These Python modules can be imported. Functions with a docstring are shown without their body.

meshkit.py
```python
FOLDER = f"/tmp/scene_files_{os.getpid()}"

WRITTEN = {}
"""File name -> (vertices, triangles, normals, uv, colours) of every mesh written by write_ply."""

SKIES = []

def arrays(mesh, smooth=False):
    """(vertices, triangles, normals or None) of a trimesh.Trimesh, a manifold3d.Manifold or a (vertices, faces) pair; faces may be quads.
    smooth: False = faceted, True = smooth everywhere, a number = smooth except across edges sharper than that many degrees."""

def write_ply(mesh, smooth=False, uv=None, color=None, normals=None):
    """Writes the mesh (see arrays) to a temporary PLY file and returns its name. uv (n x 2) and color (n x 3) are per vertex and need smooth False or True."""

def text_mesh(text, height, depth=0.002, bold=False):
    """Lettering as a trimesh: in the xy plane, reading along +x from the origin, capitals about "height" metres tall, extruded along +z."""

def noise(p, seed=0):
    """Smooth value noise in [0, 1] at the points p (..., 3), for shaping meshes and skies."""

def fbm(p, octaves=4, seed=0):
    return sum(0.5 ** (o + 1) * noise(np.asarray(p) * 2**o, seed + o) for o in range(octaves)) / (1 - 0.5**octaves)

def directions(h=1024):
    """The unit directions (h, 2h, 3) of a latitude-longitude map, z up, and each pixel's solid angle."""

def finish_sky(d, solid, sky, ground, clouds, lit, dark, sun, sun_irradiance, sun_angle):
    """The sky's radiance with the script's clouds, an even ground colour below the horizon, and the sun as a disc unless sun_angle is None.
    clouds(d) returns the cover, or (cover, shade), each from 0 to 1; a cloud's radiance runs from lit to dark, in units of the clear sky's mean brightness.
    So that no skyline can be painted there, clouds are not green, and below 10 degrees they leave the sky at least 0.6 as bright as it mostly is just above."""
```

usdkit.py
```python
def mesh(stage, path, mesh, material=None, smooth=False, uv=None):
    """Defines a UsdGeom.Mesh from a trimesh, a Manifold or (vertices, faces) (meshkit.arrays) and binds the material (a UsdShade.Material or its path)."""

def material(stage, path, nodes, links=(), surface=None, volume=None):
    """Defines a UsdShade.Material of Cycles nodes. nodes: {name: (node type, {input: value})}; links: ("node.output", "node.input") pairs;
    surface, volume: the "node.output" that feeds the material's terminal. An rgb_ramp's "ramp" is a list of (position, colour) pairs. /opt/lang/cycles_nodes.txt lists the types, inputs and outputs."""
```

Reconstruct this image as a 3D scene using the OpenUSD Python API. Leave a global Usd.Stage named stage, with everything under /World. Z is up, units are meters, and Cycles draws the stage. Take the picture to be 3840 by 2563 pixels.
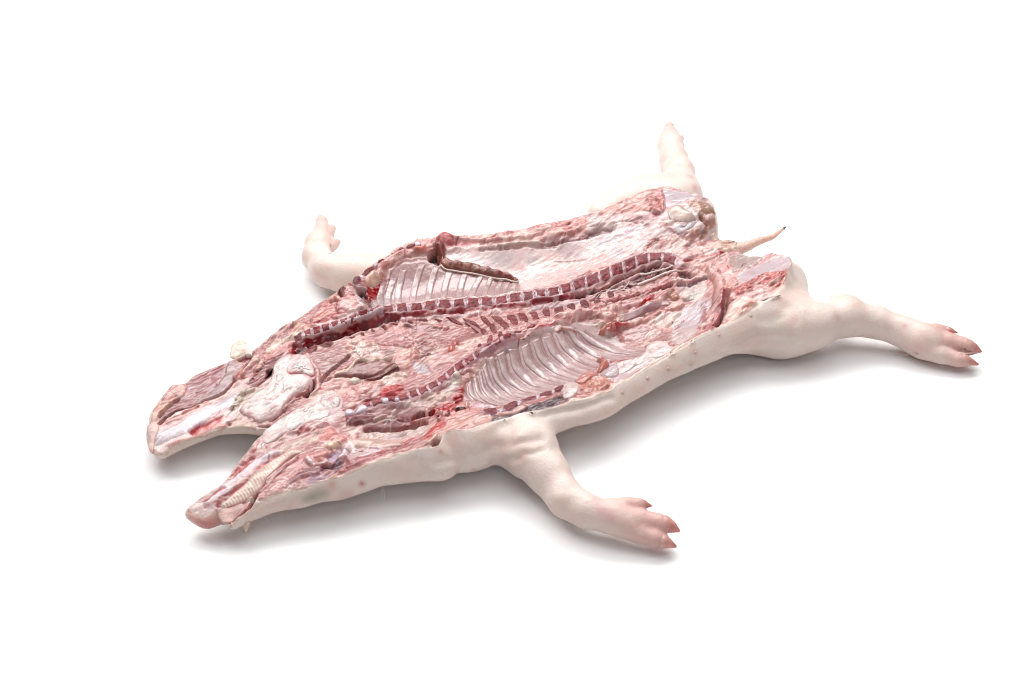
import math
import numpy as np
import trimesh, usdkit, shapely
from pxr import Usd, UsdGeom, UsdLux, Gf, Sdf, Vt
from scipy.ndimage import gaussian_filter, map_coordinates, distance_transform_edt
from scipy.interpolate import RBFInterpolator
from scipy.spatial import cKDTree

stage = Usd.Stage.CreateInMemory()
UsdGeom.SetStageUpAxis(stage, UsdGeom.Tokens.z)
UsdGeom.SetStageMetersPerUnit(stage, 1.0)
UsdGeom.Xform.Define(stage, '/World')
# ------------------------------------------------------------------ camera
ELEV = math.radians(35.0)
DIST = 2.458
FOCAL, APER = 50.0, 36.0
LOOK = np.array([0.0, 0.0, 0.05])
FWD = np.array([0.0, math.cos(ELEV), -math.sin(ELEV)])
RIGHT = np.array([1.0, 0, 0])
UPV = np.array([0.0, math.sin(ELEV), math.cos(ELEV)])
EYE = LOOK - FWD * DIST
cam = UsdGeom.Camera.Define(stage, '/World/camera')
cam.AddTranslateOp().Set(Gf.Vec3d(*EYE.tolist()))
cam.AddRotateXOp().Set(90.0 - math.degrees(ELEV))
cam.CreateHorizontalApertureAttr(APER)
cam.CreateVerticalApertureAttr(APER * 683 / 1024)
cam.CreateFocalLengthAttr(FOCAL)
cam.CreateClippingRangeAttr(Gf.Vec2f(0.05, 100))
cam.CreateFocusDistanceAttr(DIST - 0.05)
cam.CreateFStopAttr(7.0)
cam.CreateExposureAttr(0.46)

# ------------------------------------------------------------------ studio lamps
def softbox(name, pos, target, w, h, power, col=(1, 1, 1)):
    l = UsdLux.RectLight.Define(stage, '/World/' + name)
    pos, target = np.array(pos, float), np.array(target, float)
    z = pos - target
    z /= np.linalg.norm(z)
    x = np.cross([0, 0, 1.0], z)
    x = np.array([1.0, 0, 0]) if np.linalg.norm(x) < 1e-6 else x / np.linalg.norm(x)
    y = np.cross(z, x)
    l.AddTransformOp().Set(Gf.Matrix4d(*x.tolist(), 0, *y.tolist(), 0, *z.tolist(), 0, *pos.tolist(), 1))
    l.CreateWidthAttr(w)
    l.CreateHeightAttr(h)
    l.CreateIntensityAttr(power)
    l.CreateColorAttr(Gf.Vec3f(*col))
softbox('softbox_left', (-1.7, 1.1, 2.2), (0.0, 0.05, 0.0), 2.0, 1.5, 4.6, (1.0, 0.992, 0.985))
softbox('softbox_back', (0.6, 1.9, 2.6), (0.1, 0.0, 0.0), 3.0, 1.5, 4.8, (1.0, 0.992, 0.985))
softbox('softbox_top', (0.4, 0.2, 3.4), (0.1, 0.0, 0.0), 4.2, 3.4, 1.6, (1.0, 0.995, 0.99))
softbox('softbox_fill', (0.3, -3.2, 2.6), (0.0, 0.0, 0.0), 2.6, 1.8, 1.6, (0.97, 0.985, 1.0))
# ------------------------------------------------------------------ tools
def lin(c):
    c = np.asarray(c, float) / 255.0
    return np.where(c <= 0.04045, c / 12.92, ((c + 0.055) / 1.055) ** 2.4)

def at(u, v, z):
    """Point of the plane at height z that the photograph shows at (u, v) of its 3840 x 2563 pixels."""
    u, v, z = np.broadcast_arrays(np.asarray(u, float), np.asarray(v, float), np.asarray(z, float))
    k = APER / 3840 / FOCAL
    d = FWD + ((u - 1920) * k)[..., None] * RIGHT - ((v - 1281.5) * k)[..., None] * UPV
    t = (z - EYE[2]) / d[..., 2]
    return EYE + d * t[..., None]

TILE = {'A': (0, 0, 1), 'Z1': (500, 1200, 3), 'Z2': (650, 1550, 3), 'Z3': (1100, 1000, 3), 'Z4': (1300, 1250, 3), 'Z5': (1300, 800, 3), 'Z6': (2000, 800, 3),
        'Z7': (2300, 900, 3), 'Z8': (1850, 1100, 3), 'Z9': (1200, 1450, 3), 'Z10': (2200, 430, 3), 'Z11': (1050, 760, 3)}

def px(tile, text):
    ox, oy, s = TILE[tile]
    p = np.array([[float(a) for a in q.split(',')] for q in text.split()])
    return p / s + (ox, oy)

# ------------------------------------------------------------------ large form of the opened carcass
RIM = np.array([
    (552,1600,.05),(563,1570,.055),(566,1545,.055),(590,1510,.055),(620,1470,.055),(650,1440,.06),(693,1436,.06),(720,1412,.06),(780,1385,.06),(850,1357,.065),
    (880,1345,.065),(950,1310,.07),(1013,1258,.075),(1060,1225,.08),(1097,1203,.085),(1130,1185,.085),(1180,1145,.09),(1223,1117,.095),(1310,1067,.1),(1370,1003,.105),
    (1440,960,.105),(1517,922,.105),(1583,895,.105),(1633,886,.105),(1665,873,.11),(1700,877,.105),(1833,876,.1),(1945,860,.1),(2060,835,.1),(2175,810,.105),
    (2213,797,.11),(2328,752,.12),(2433,709,.125),(2483,697,.13),(2533,702,.13),(2570,714,.13),(2617,726,.13),(2665,750,.125),(2685,800,.115),(2690,845,.105),
    (2680,890,.095),(2672,902,.09),(2717,902,.085),(2747,902,.085),(2763,922,.085),(2780,950,.085),(2807,963,.09),(2853,962,.105),(2880,950,.11),(2930,955,.12),
    (2967,960,.125),(2972,985,.125),(2957,1015,.125),(2950,1040,.125),(2930,1075,.12),(2883,1117,.115),(2833,1153,.11),(2767,1193,.105),(2713,1217,.1),(2667,1240,.1),
    (2600,1273,.098),(2547,1307,.095),(2490,1340,.092),(2417,1387,.09),(2333,1433,.09),(2277,1470,.09),(2200,1500,.09),(2133,1512,.09),(2017,1538,.092),(1917,1565,.095),
    (1850,1583,.098),(1767,1610,.1),(1693,1618,.1),(1663,1632,.098),(1640,1668,.093),(1577,1680,.09),(1517,1697,.087),(1433,1726,.083),(1350,1755,.08),(1263,1790,.075),
    (1200,1805,.072),(1133,1832,.068),(1067,1846,.064),(1010,1868,.06),(940,1913,.052),(880,1955,.045),(862,1970,.042),(870,1945,.042),(900,1912,.044),(860,1915,.043),
    (815,1925,.042),(770,1945,.04),(720,1928,.042),(700,1908,.045),(722,1886,.048),(777,1848,.052),(837,1808,.056),(890,1737,.06),(927,1690,.063),(963,1643,.066),
    (1005,1607,.068),(975,1605,.064),(900,1602,.06),(833,1612,.055),(767,1632,.052),(700,1654,.05),(640,1682,.046),(605,1706,.04),(575,1690,.04),(556,1650,.046)])
INNER = np.array([
    # two rows of split backbone and the trough between
    (1110,1275,.085),(1240,1233,.086),(1385,1185,.086),(1535,1160,.086),(1695,1145,.086),(1853,1135,.086),(2005,1118,.086),(2147,1087,.087),(2290,1030,.089),(2433,975,.09),(2530,985,.09),
    (1200,1290,.074),(1400,1220,.074),(1600,1190,.074),(1800,1180,.074),(2000,1160,.074),(2200,1110,.076),(2350,1050,.078),
    (1320,1545,.082),(1470,1505,.084),(1587,1467,.085),(1693,1403,.086),(1797,1333,.086),(1900,1280,.086),(2000,1235,.084),(2150,1170,.082),(2300,1130,.08),
    (1300,1370,.076),(1450,1330,.074),(1600,1290,.072),(1750,1260,.072),(1500,1410,.07),(1350,1430,.068),(1800,1220,.076),
    # far rib bowl, far belly
    (1440,1130,.066),(1600,1110,.062),(1750,1105,.060),(1900,1085,.06),(1450,1050,.080),(1600,1020,.078),(1750,1015,.072),(1700,960,.084),(1540,985,.09),(1380,1060,.092),(1640,930,.097),
    (1850,960,.079),(2000,960,.075),(2100,940,.079),(2200,940,.082),(1900,1010,.062),(2100,1020,.066),(1900,915,.092),(2100,895,.096),(2300,870,.098),(2350,920,.09),
    # far ham, pelvis, near ham
    (2450,800,.12),(2550,780,.13),(2620,820,.122),(2520,860,.112),(2600,900,.1),(2450,900,.1),(2500,940,.095),(2620,960,.09),(2700,940,.088),(2560,1050,.082),(2650,1040,.088),(2750,1000,.098),
    (2850,1000,.110),(2900,1030,.122),(2800,1080,.118),(2750,1140,.108),(2690,1110,.09),(2690,1190,.085),(2630,1150,.075),(2550,1150,.065),(2450,1150,.068),(2500,1220,.056),(2420,1250,.055),(2560,1230,.068),
    # near ribs bowl
    (2300,1200,.07),(2200,1220,.07),(2050,1270,.07),(1950,1330,.068),(1850,1400,.068),(2300,1270,.052),(2150,1320,.046),(2050,1380,.045),(1950,1440,.047),(1850,1480,.055),(2200,1370,.05),(2300,1350,.056),(2100,1430,.055),
    (2400,1330,.066),(2000,1500,.075),(1800,1520,.078),(2120,1455,.085),(1990,1510,.092),(1850,1545,.095),(2230,1440,.084),
    # near neck and head
    (1650,1530,.08),(1550,1560,.075),(1450,1590,.068),(1500,1640,.062),(1400,1650,.066),(1350,1690,.072),(1280,1700,.074),(1240,1640,.076),(1150,1600,.078),(1200,1560,.08),(1100,1700,.068),
    (1000,1750,.062),(900,1830,.055),(800,1890,.05),(1000,1820,.06),(1100,1780,.066),(1200,1740,.072),
    # far head
    (1120,1400,.078),(1050,1480,.074),(980,1520,.07),(900,1500,.064),(800,1560,.058),(700,1600,.054),(620,1630,.05),(800,1430,.06),(700,1490,.056),(900,1400,.064),(1000,1350,.07),(1080,1300,.076),(620,1530,.055)])
rim3 = at(RIM[:, 0], RIM[:, 1], RIM[:, 2])
inn3 = at(INNER[:, 0], INNER[:, 1], INNER[:, 2])
ctrl = np.vstack([rim3, inn3])
CELL = 0.001
X0, X1, Y0, Y1 = rim3[:, 0].min() - .06, rim3[:, 0].max() + .06, rim3[:, 1].min() - .06, rim3[:, 1].max() + .06
gx, gy = np.arange(X0, X1, CELL), np.arange(Y0, Y1, CELL)
GX, GY = np.meshgrid(gx, gy, indexing='ij')
cx, cy = gx[::6], gy[::6]
CX, CY = np.meshgrid(cx, cy, indexing='ij')
rbf = RBFInterpolator(ctrl[:, :2], ctrl[:, 2], kernel='thin_plate_spline', smoothing=2e-6, neighbors=40)
coarse = np.clip(rbf(np.column_stack([CX.ravel(), CY.ravel()])).reshape(CX.shape), .02, .16)
H0 = map_coordinates(coarse, [(GX - X0) / CELL / 6, (GY - Y0) / CELL / 6], order=1, mode='nearest')
H0 = gaussian_filter(H0, 3)

def sample(F, p):
    c = [(p[..., 0] - X0) / CELL, (p[..., 1] - Y0) / CELL]
    if F.ndim == 2:
        return map_coordinates(F, c, order=1, mode='nearest')
    return np.stack([map_coordinates(F[..., k], c, order=1, mode='nearest') for k in range(F.shape[2])], -1)

def on(p, F=None):
    """Photograph pixels (n x 2) -> points on the carcass' upper surface."""
    F = H0 if F is None else F
    z = np.full(len(p), .075)
    for _ in range(14):
        q = at(p[:, 0], p[:, 1], z)
        z = .5 * z + .5 * sample(F, q)
    return at(p[:, 0], p[:, 1], z)

def line(tile, text, n=0, F=None):
    p = px(tile, text)
    if len(p) > 2 or n:
        p = smooth_path(p, n or 8 * len(p))
    return on(p, F)

def smooth_path(p, n):
    p = np.asarray(p, float)
    s = np.r_[0, np.cumsum(np.linalg.norm(np.diff(p, axis=0), axis=1))]
    t = np.linspace(0, s[-1], n)
    if len(p) < 3:
        return np.stack([np.interp(t, s, p[:, k]) for k in range(p.shape[1])], 1)
    from scipy.interpolate import PchipInterpolator
    return PchipInterpolator(s, p)(t)

# rim polygon and its signed distance on the plan grid
rim_path = smooth_path(np.vstack([rim3, rim3[:1]]), 900)[:-1]
rim_poly = shapely.Polygon(rim_path[:, :2]).buffer(0)
inside = shapely.contains_xy(rim_poly, GX, GY)
DIN = (distance_transform_edt(inside) - distance_transform_edt(~inside)) * CELL
DIN = gaussian_filter(DIN, 1.2)

def noise2(scale, stretch=1.0, angle=0.0, seed=0):
    """Smooth noise on the plan grid: feature size in metres, stretched along an angle; mean 0, spread 1."""
    r = np.random.default_rng(seed)
    n = int(max(GX.shape) * 1.5) + 8
    k = max(1, int(scale / CELL / 3))
    a = gaussian_filter(r.standard_normal((int(n / k / stretch) + 12, int(n / k) + 12)), (1.3, 1.3), mode='wrap')
    a = (a - a.mean()) / a.std()
    mx, my = GX - (X0 + X1) / 2, GY - (Y0 + Y1) / 2
    ca, sa = math.cos(angle), math.sin(angle)
    uu, vv = (mx * ca + my * sa) / CELL / k / stretch, (-mx * sa + my * ca) / CELL / k
    return map_coordinates(a, [uu + a.shape[0] / 2, vv + a.shape[1] / 2], order=1, mode='wrap')

AX = math.atan2(.574, .82)
def mixn(*parts):
    a = sum(w * n for w, n in parts)
    return a / a.std()
NZ = {'f': mixn((.7, noise2(.003, 2.2, AX - .2, 1)), (.5, noise2(.007, 1.5, AX + .3, 21)), (.25, noise2(.0022, 1, 0, 22))), 'm': mixn((.8, noise2(.009, 2.2, AX, 2)), (.5, noise2(.004, 1.8, AX - .3, 23)), (.3, noise2(.0024, 1, 0, 24))),
      'l': mixn((1, noise2(.018, 1.4, AX, 3)), (.35, noise2(.007, 1, 0, 25))), 'xl': noise2(.045, 1, 0, 4),
      'fib': noise2(.003, 9, AX, 5), 'fib2': noise2(.004, 6, AX - .35, 6), 'rib': noise2(.002, 4, AX + 1.2, 7), 'f2': noise2(.003, 2, AX, 8), 'm2': mixn((.8, noise2(.008, 1.8, AX - .4, 9)), (.5, noise2(.0035, 1.5, AX, 26)), (.3, noise2(.0022, 1, 0, 27)))}
WX, WY = .0006 * NZ['m'] + .0009 * noise2(.016, 1, 0, 11), .0006 * NZ['m2'] + .0009 * noise2(.016, 1, 0, 12)   # wobble: nothing in meat has a drawn edge

COL = np.ones(GX.shape + (3,)) * lin((222, 184, 178))
HD = np.zeros(GX.shape)         # relief on top of the large form
WET = np.full(GX.shape, .45)
ROUGH = np.full(GX.shape, 1.0)  # strength of the fine lumpy relief

def window(p, pad):
    i0, i1 = np.searchsorted(gx, [p[:, 0].min() - pad, p[:, 0].max() + pad])
    j0, j1 = np.searchsorted(gy, [p[:, 1].min() - pad, p[:, 1].max() + pad])
    return slice(max(i0, 0), max(i1, 1)), slice(max(j0, 0), max(j1, 1))

def mottle(m, w, mot):
    for c2, amount, key, th in mot:
        k = np.clip((NZ[key][w] - th) * 1.15, 0, 1) * amount * m
        COL[w] += k[..., None] * (lin(c2) - COL[w])

def R(tile, text, col, h=0, dep=0, f=5, a=1.0, mot=(), wet=None, rough=None, edge=None, fib=0):
    """Fill a region: colour, dome of h mm, flat change of dep mm, feather f (photograph pixels), mottling."""
    p = on(px(tile, text))
    w = window(p, .03)
    x, y = GX[w] + WX[w], GY[w] + WY[w]
    if x.size == 0:
        return
    poly = shapely.Polygon(p[:, :2]).buffer(0)
    ins = shapely.contains_xy(poly, x, y)
    d = (distance_transform_edt(ins) - distance_transform_edt(~ins)) * CELL
    fw = f * .00046
    m = np.clip(.5 + d / (2 * fw), 0, 1)
    m = m * m * (3 - 2 * m)
    if edge is not None:
        k = a * m * np.clip(1 - d / .006, 0, 1)
        COL[w] += k[..., None] * (lin(edge) - COL[w])
        m2 = np.clip((d - .001) / .005, 0, 1)
    else:
        m2 = m
    c = lin(col) * (1 + .05 * NZ['l'][w] + fib * NZ['fib'][w])[..., None]
    COL[w] += (a * m2)[..., None] * (c - COL[w])
    mottle(m, w, mot)
    if h:
        dm = max(d.max(), 1e-4)
        q = np.clip(d / min(dm, abs(h) * .0025 + .004), 0, 1)
        HD[w] += .65 * h * .001 * np.sqrt(q * (2 - q))
    if dep:
        HD[w] += dep * .001 * np.clip(.5 + d / max(2 * fw, .006), 0, 1)
    if wet is not None:
        WET[w] += m * (wet - WET[w])
    if rough is not None:
        ROUGH[w] += m * (rough - ROUGH[w])

def seg_dist(x, y, p):
    best, along = np.full(x.shape, 9.0), np.zeros(x.shape)
    for (a, b) in zip(p[:-1], p[1:]):
        ab = b - a
        t = np.clip(((x - a[0]) * ab[0] + (y - a[1]) * ab[1]) / max(ab @ ab, 1e-12), 0, 1)
        best = np.minimum(best, np.hypot(x - a[0] - t * ab[0], y - a[1] - t * ab[1]))
    return best

def S(tile, text, w_, col, h=0, a=1.0, mot=(), wet=None, rough=None, wob=1.0):
    """Stroke: width in tile pixels, height (or depth) h in mm."""
    p = line(tile, text)[:, :2]
    wid = w_ / TILE[tile][2] * .00052 / 2
    w = window(p, wid * 2 + .01)
    x, y = GX[w] + wob * WX[w], GY[w] + wob * WY[w]
    if x.size == 0:
        return
    d = seg_dist(x, y, p)
    m = np.clip((wid * 1.25 - d) / (wid * .5 + .0008), 0, 1)
    m = m * m * (3 - 2 * m)
    if col is not None:
        COL[w] += (a * m)[..., None] * (lin(col) * (1 + .06 * NZ['m'][w])[..., None] - COL[w])
    mottle(m, w, mot)
    if h:
        HD[w] += h * .001 * np.clip(1 - (d / (wid * 1.4 + .0006)) ** 2, 0, 1)
    if wet is not None:
        WET[w] += m * (wet - WET[w])
    if rough is not None:
        ROUGH[w] += m * (rough - ROUGH[w])
# ------------------------------------------------------------------ flesh, fat and membranes where they lie (traced in photograph tiles)
FATW, FAT, CREAM = (247, 234, 228), (243, 224, 214), (241, 219, 202)
MUS, MUSD, MUSL, MUSX = (205, 158, 156), (178, 124, 124), (224, 190, 186), (150, 100, 98)
BLD, DEEP, PINK, MARR = (180, 66, 76), (122, 36, 48), (228, 172, 168), (140, 72, 78)
CART, LINE, LAV, DARK = (234, 230, 232), (236, 218, 214), (208, 190, 191), (92, 56, 56)
fatm = ((FATW, .75, 'f', .8),)
fatmm = ((FATW, .8, 'm', .5), (PINK, .5, 'f', .9))
redm = ((BLD, .7, 'm', .5), (FATW, .7, 'f2', .9))
redf = ((BLD, .55, 'f', .9),)
fibm = ((FATW, .35, 'fib', .5), (MUSD, .3, 'fib2', .7))
# overall: pink with fat flecks
COL[:] = lin((216, 172, 167))
COL *= (1 + .06 * NZ['xl'])[..., None]
mottle(np.ones(GX.shape), (slice(None), slice(None)), ((FAT, .6, 'l', .4), (MUS, .4, 'm2', .8), (BLD, .25, 'f', 1.6)))

# far half of the head
R('Z1', '560,720 640,640 800,560 1050,460 1100,430 1250,500 1180,640 1000,820 700,980 450,1060 240,1150 320,1060 500,920 560,830', (196, 154, 154), mot=fibm, rough=.4, wet=.55)
R('Z1', '1060,440 1250,490 1180,620 950,850 760,990 690,990 760,890 950,730 1030,570', (204, 182, 180), h=3, rough=.3)
S('Z1', '640,960 760,880 950,730 1030,570 1070,470', 10, (165, 128, 128), -2)
S('Z1', '280,1140 420,1060 640,960', 12, (170, 132, 126), -1)
R('Z1', '640,690 1040,480 1010,560 700,690', (196, 134, 136), h=3, mot=fatm)
R('Z1', '360,840 440,740 560,705 610,790 540,880 440,930 290,990', (232, 190, 182), h=7, mot=((BLD, .35, 'm', .6), (FATW, .5, 'f', .8)))
R('Z1', '185,1050 290,930 440,930 400,1000 290,1080 250,1150 185,1150', (234, 196, 182), h=4, rough=.2)
S('Z1', '300,1090 330,1040 440,960 510,900', 16, (120, 78, 72), -6)
R('Z1', '200,1160 300,1170 420,1070 700,970 950,870 1180,680 1330,640 1480,540 1560,700 1340,860 1230,1050 1330,1130 1400,1190 1380,1230 1050,1240 700,1310 400,1480 300,1560 240,1566 180,1480 150,1300 150,1200', (240, 217, 212), mot=fatm, rough=.5)
S('Z1', '300,1165 420,1062 700,965 950,855 1180,650 1290,490', 14, (140, 98, 96), -9)
R('Z1', '340,1130 700,985 950,875 1170,690 1210,700 980,890 720,1030 380,1190', (241, 212, 204), h=3, mot=((BLD, .3, 'm', 1.0),))
R('Z1', '240,1300 560,1160 900,960 1150,830 1210,860 1080,980 900,1080 650,1280 400,1370 250,1410', (238, 228, 230), h=4, rough=.15, wet=.7, f=8)
S('Z1', '240,1330 500,1200 700,1090 950,930', 40, (248, 240, 242), 1)
S('Z1', '420,1110 560,1060 740,990', 24, BLD, -2, mot=fatm)
S('Z1', '560,1065 660,1010 840,940', 12, BLD, -1)
S('Z1', '900,950 1030,875', 10, (190, 95, 105), -1)
R('Z1', '620,1275 760,1180 900,1120 1010,1070 960,1150 800,1240 680,1300', (206, 92, 92), dep=-4, mot=fatm)
R('Z1', '740,1240 900,1130 1050,1075 1000,1150 840,1240', (236, 168, 162), h=2, wet=.9)
S('Z1', '400,1420 650,1330 860,1240 1050,1200', 30, (232, 176, 170), 2, mot=redf)
R('Z1', '1080,1000 1180,850 1290,770 1390,755 1410,820 1280,900 1180,1010', (224, 210, 198), f=6)
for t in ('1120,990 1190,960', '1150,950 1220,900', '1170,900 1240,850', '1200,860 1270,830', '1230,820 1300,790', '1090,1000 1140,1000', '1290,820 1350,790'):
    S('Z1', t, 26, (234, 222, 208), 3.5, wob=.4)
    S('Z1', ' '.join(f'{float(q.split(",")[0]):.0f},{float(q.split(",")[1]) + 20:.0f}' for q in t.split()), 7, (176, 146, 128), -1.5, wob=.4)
R('Z1', '1040,1180 1200,1050 1330,1130 1400,1190 1100,1240', (230, 203, 192), mot=redf)
S('Z1', '1060,1165 1075,1180', 30, (160, 110, 100), -5)
S('Z1', '1100,1150 1150,1120', 14, (196, 160, 135), -3)
S('Z1', '1380,1215 1450,1195 1520,1190', 26, (180, 150, 145), -4)
R('Z1', '150,1200 230,1155 300,1180 285,1230 240,1300 215,1440 195,1510 150,1380', (238, 198, 190), h=3, mot=((FATW, .5, 'm', .5),))
S('Z1', '260,1250 220,1350 200,1470', 10, (222, 160, 155), -1.5)
R('Z1', '1260,720 1500,470 1700,360 1750,380 1600,480 1560,600 1490,700 1410,770 1330,745', (168, 96, 100), mot=((FAT, .6, 'f', .6), (DEEP, .6, 'm', .7)))
S('Z1', '1500,650 1540,560', 36, (80, 34, 40), -8)
S('Z1', '1280,710 1340,660', 12, (110, 90, 100), -2)
S('Z1', '1170,660 1300,520 1400,430 1440,470 1400,560', 60, (240, 206, 196), 5, mot=((PINK, .5, 'm', .4),))
R('Z1', '1150,440 1240,400 1330,410 1300,470 1230,480', (190, 128, 126), dep=-6)
R('Z1', '1340,340 1420,300 1540,180 1680,90 1800,20 1840,50 1700,140 1760,180 1600,280 1450,400 1350,400', MUS, h=4, mot=fibm)
S('Z1', '1330,390 1500,260 1650,130 1790,40', 14, (240, 214, 202), 2)
R('Z1', '1490,340 1620,230 1700,220 1750,200 1850,110 1930,120 1900,180 1700,270 1560,350 1480,400', (243, 221, 206), h=6, mot=((PINK, .6, 'm', .4),))
R('Z1', '1380,410 1500,385 1640,310 1780,250 1810,260 1600,400 1480,480', (226, 170, 166), h=3, mot=fatm)
S('Z1', '1500,470 1640,370 1800,270', 20, (200, 120, 120), 1)
# dark gap around the brain, split skull
S('Z1', '1960,440 2030,520 2080,640 2090,760 2000,840', 34, (240, 208, 202), 5, mot=((BLD, .5, 'm', .8),))
R('Z1', '1930,860 1990,760 2030,690 2050,700 2010,820 1960,870', (48, 28, 28), dep=-22)
S('Z1', '1830,850 1920,820 1990,760', 26, (100, 48, 52), -8)
S('Z1', '1550,1120 1650,1060 1760,950 1850,880', 26, (168, 84, 88), -4)
# bloody trough under the backbone
R('Z3', '-20,880 100,880 300,820 480,760 640,700 780,650 950,590 1150,560 1120,610 900,650 720,730 500,800 300,860 160,940 100,990 -20,990', (160, 44, 56), dep=-5, mot=((DEEP, .8, 'm', .2), (PINK, .5, 'f', 1.2)), wet=.9)
S('Z3', '1000,610 1200,570 1400,560 1700,530 1900,510', 12, (165, 50, 60), -4, mot=((DEEP, .6, 'm', .5),))
S('Z3', '-20,950 60,900 140,890', 50, (200, 60, 60), 4, mot=redf)
S('Z3', '900,640 1200,600 1500,575 1800,560 2100,530 2349,510', 44, (226, 202, 204), 2, mot=((PINK, .6, 'f2', .3), (DEEP, .35, 'f', 1.4)))
S('Z6', '0,1040 300,1000 600,960 900,860 1100,760 1300,680 1500,630', 66, (218, 192, 194), 1, mot=((PINK, .6, 'f2', .3), (DEEP, .3, 'f2', 1.1)))
S('Z6', '0,1080 300,1040 600,985', 26, (236, 224, 226), 1)
S('Z6', '0,1025 200,995 500,925 800,845 1000,735 1200,650 1400,590', 26, (110, 62, 72), -5, mot=((DARK, .9, 'm', .3), (PINK, .5, 'f', .8)))
for t in ('640,890 680,870', '790,850 860,820', '1180,660 1240,620', '1270,640 1310,620', '500,935 560,915', '900,790 960,760', '1380,590 1420,585'):
    S('Z6', t, 26, (62, 30, 38), -7)
# neck and back muscle in the middle
R('Z3', '170,960 300,900 480,860 600,870 650,1000 560,1090 420,1190 320,1310 280,1200 240,1080', (206, 168, 164), h=4, mot=((FATW, .5, 'f', 1.0), (MUSD, .25, 'l', .6)), rough=.6)
S('Z3', '640,1000 600,1040 480,1130 330,1290', 16, (128, 104, 104), -6)
R('Z3', '590,870 680,830 850,880 970,900 1010,1000 950,1070 800,1090 700,1050 640,980', (244, 222, 212), h=4, mot=((PINK, .6, 'm', .3), (MUS, .4, 'f', .9)), rough=2.4)
R('Z3', '820,760 1050,720 1250,780 1370,850 1320,905 1000,885 850,860', (206, 158, 156), mot=((FATW, .6, 'fib', .4), (MUSD, .4, 'fib2', .6)), h=3)
R('Z3', '1000,930 1120,930 1130,1000 1040,1010', (176, 136, 138), mot=((FATW, .5, 'fib', .8),))
R('Z3', '1230,640 1450,640 1700,650 2000,700 2120,760 2060,830 1900,880 1700,895 1500,860 1300,780', (202, 158, 154), h=4, mot=((FATW, .3, 'fib', .8), (MUSD, .4, 'fib2', .5)), rough=.5, wet=.6)
S('Z3', '1500,760 1700,850 1850,880 2000,840', 10, (158, 110, 110), -2)
S('Z3', '1250,670 1340,690', 22, (140, 100, 104), -3)
S('Z3', '1600,700 1720,720', 40, (226, 172, 164), 3, mot=redf)
R('Z3', '480,1200 700,1080 900,1050 1100,1080 1180,1120 1050,1190 900,1240 650,1265 480,1250', (186, 138, 133), h=6, mot=((MUSD, .4, 'fib', .5), (FATW, .3, 'f', 1.3)), rough=.5)
S('Z3', '330,1310 500,1250 700,1260 900,1250 1000,1195 1100,1130', 20, (112, 68, 66), -9)
R('Z3', '760,1275 900,1255 1010,1180 1150,1110 1210,1170 1050,1240 900,1295', (154, 104, 96), h=5, rough=.3, fib=.05)
R('Z3', '310,1345 480,1260 700,1275 620,1335 450,1405 330,1400', (218, 180, 176), h=3, mot=fibm)
S('Z3', '340,1330 480,1270 640,1265', 10, (246, 232, 224), 1)
R('Z3', '1010,1250 1190,1190 1240,1200 1150,1250 1000,1290', (206, 160, 156), h=3)
S('Z3', '480,1215 600,1190 690,1110 800,1085 950,1070 1090,1040', 28, (247, 230, 212), 3, rough=3)
R('Z3', '620,1315 700,1270 800,1290 780,1345 640,1345', (246, 230, 218), h=4)
R('Z3', '920,1290 1100,1240 1200,1190 1290,1220 1250,1290 1100,1320 950,1340', (245, 228, 218), h=4, rough=2, mot=((PINK, .5, 'm', .7),))
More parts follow.
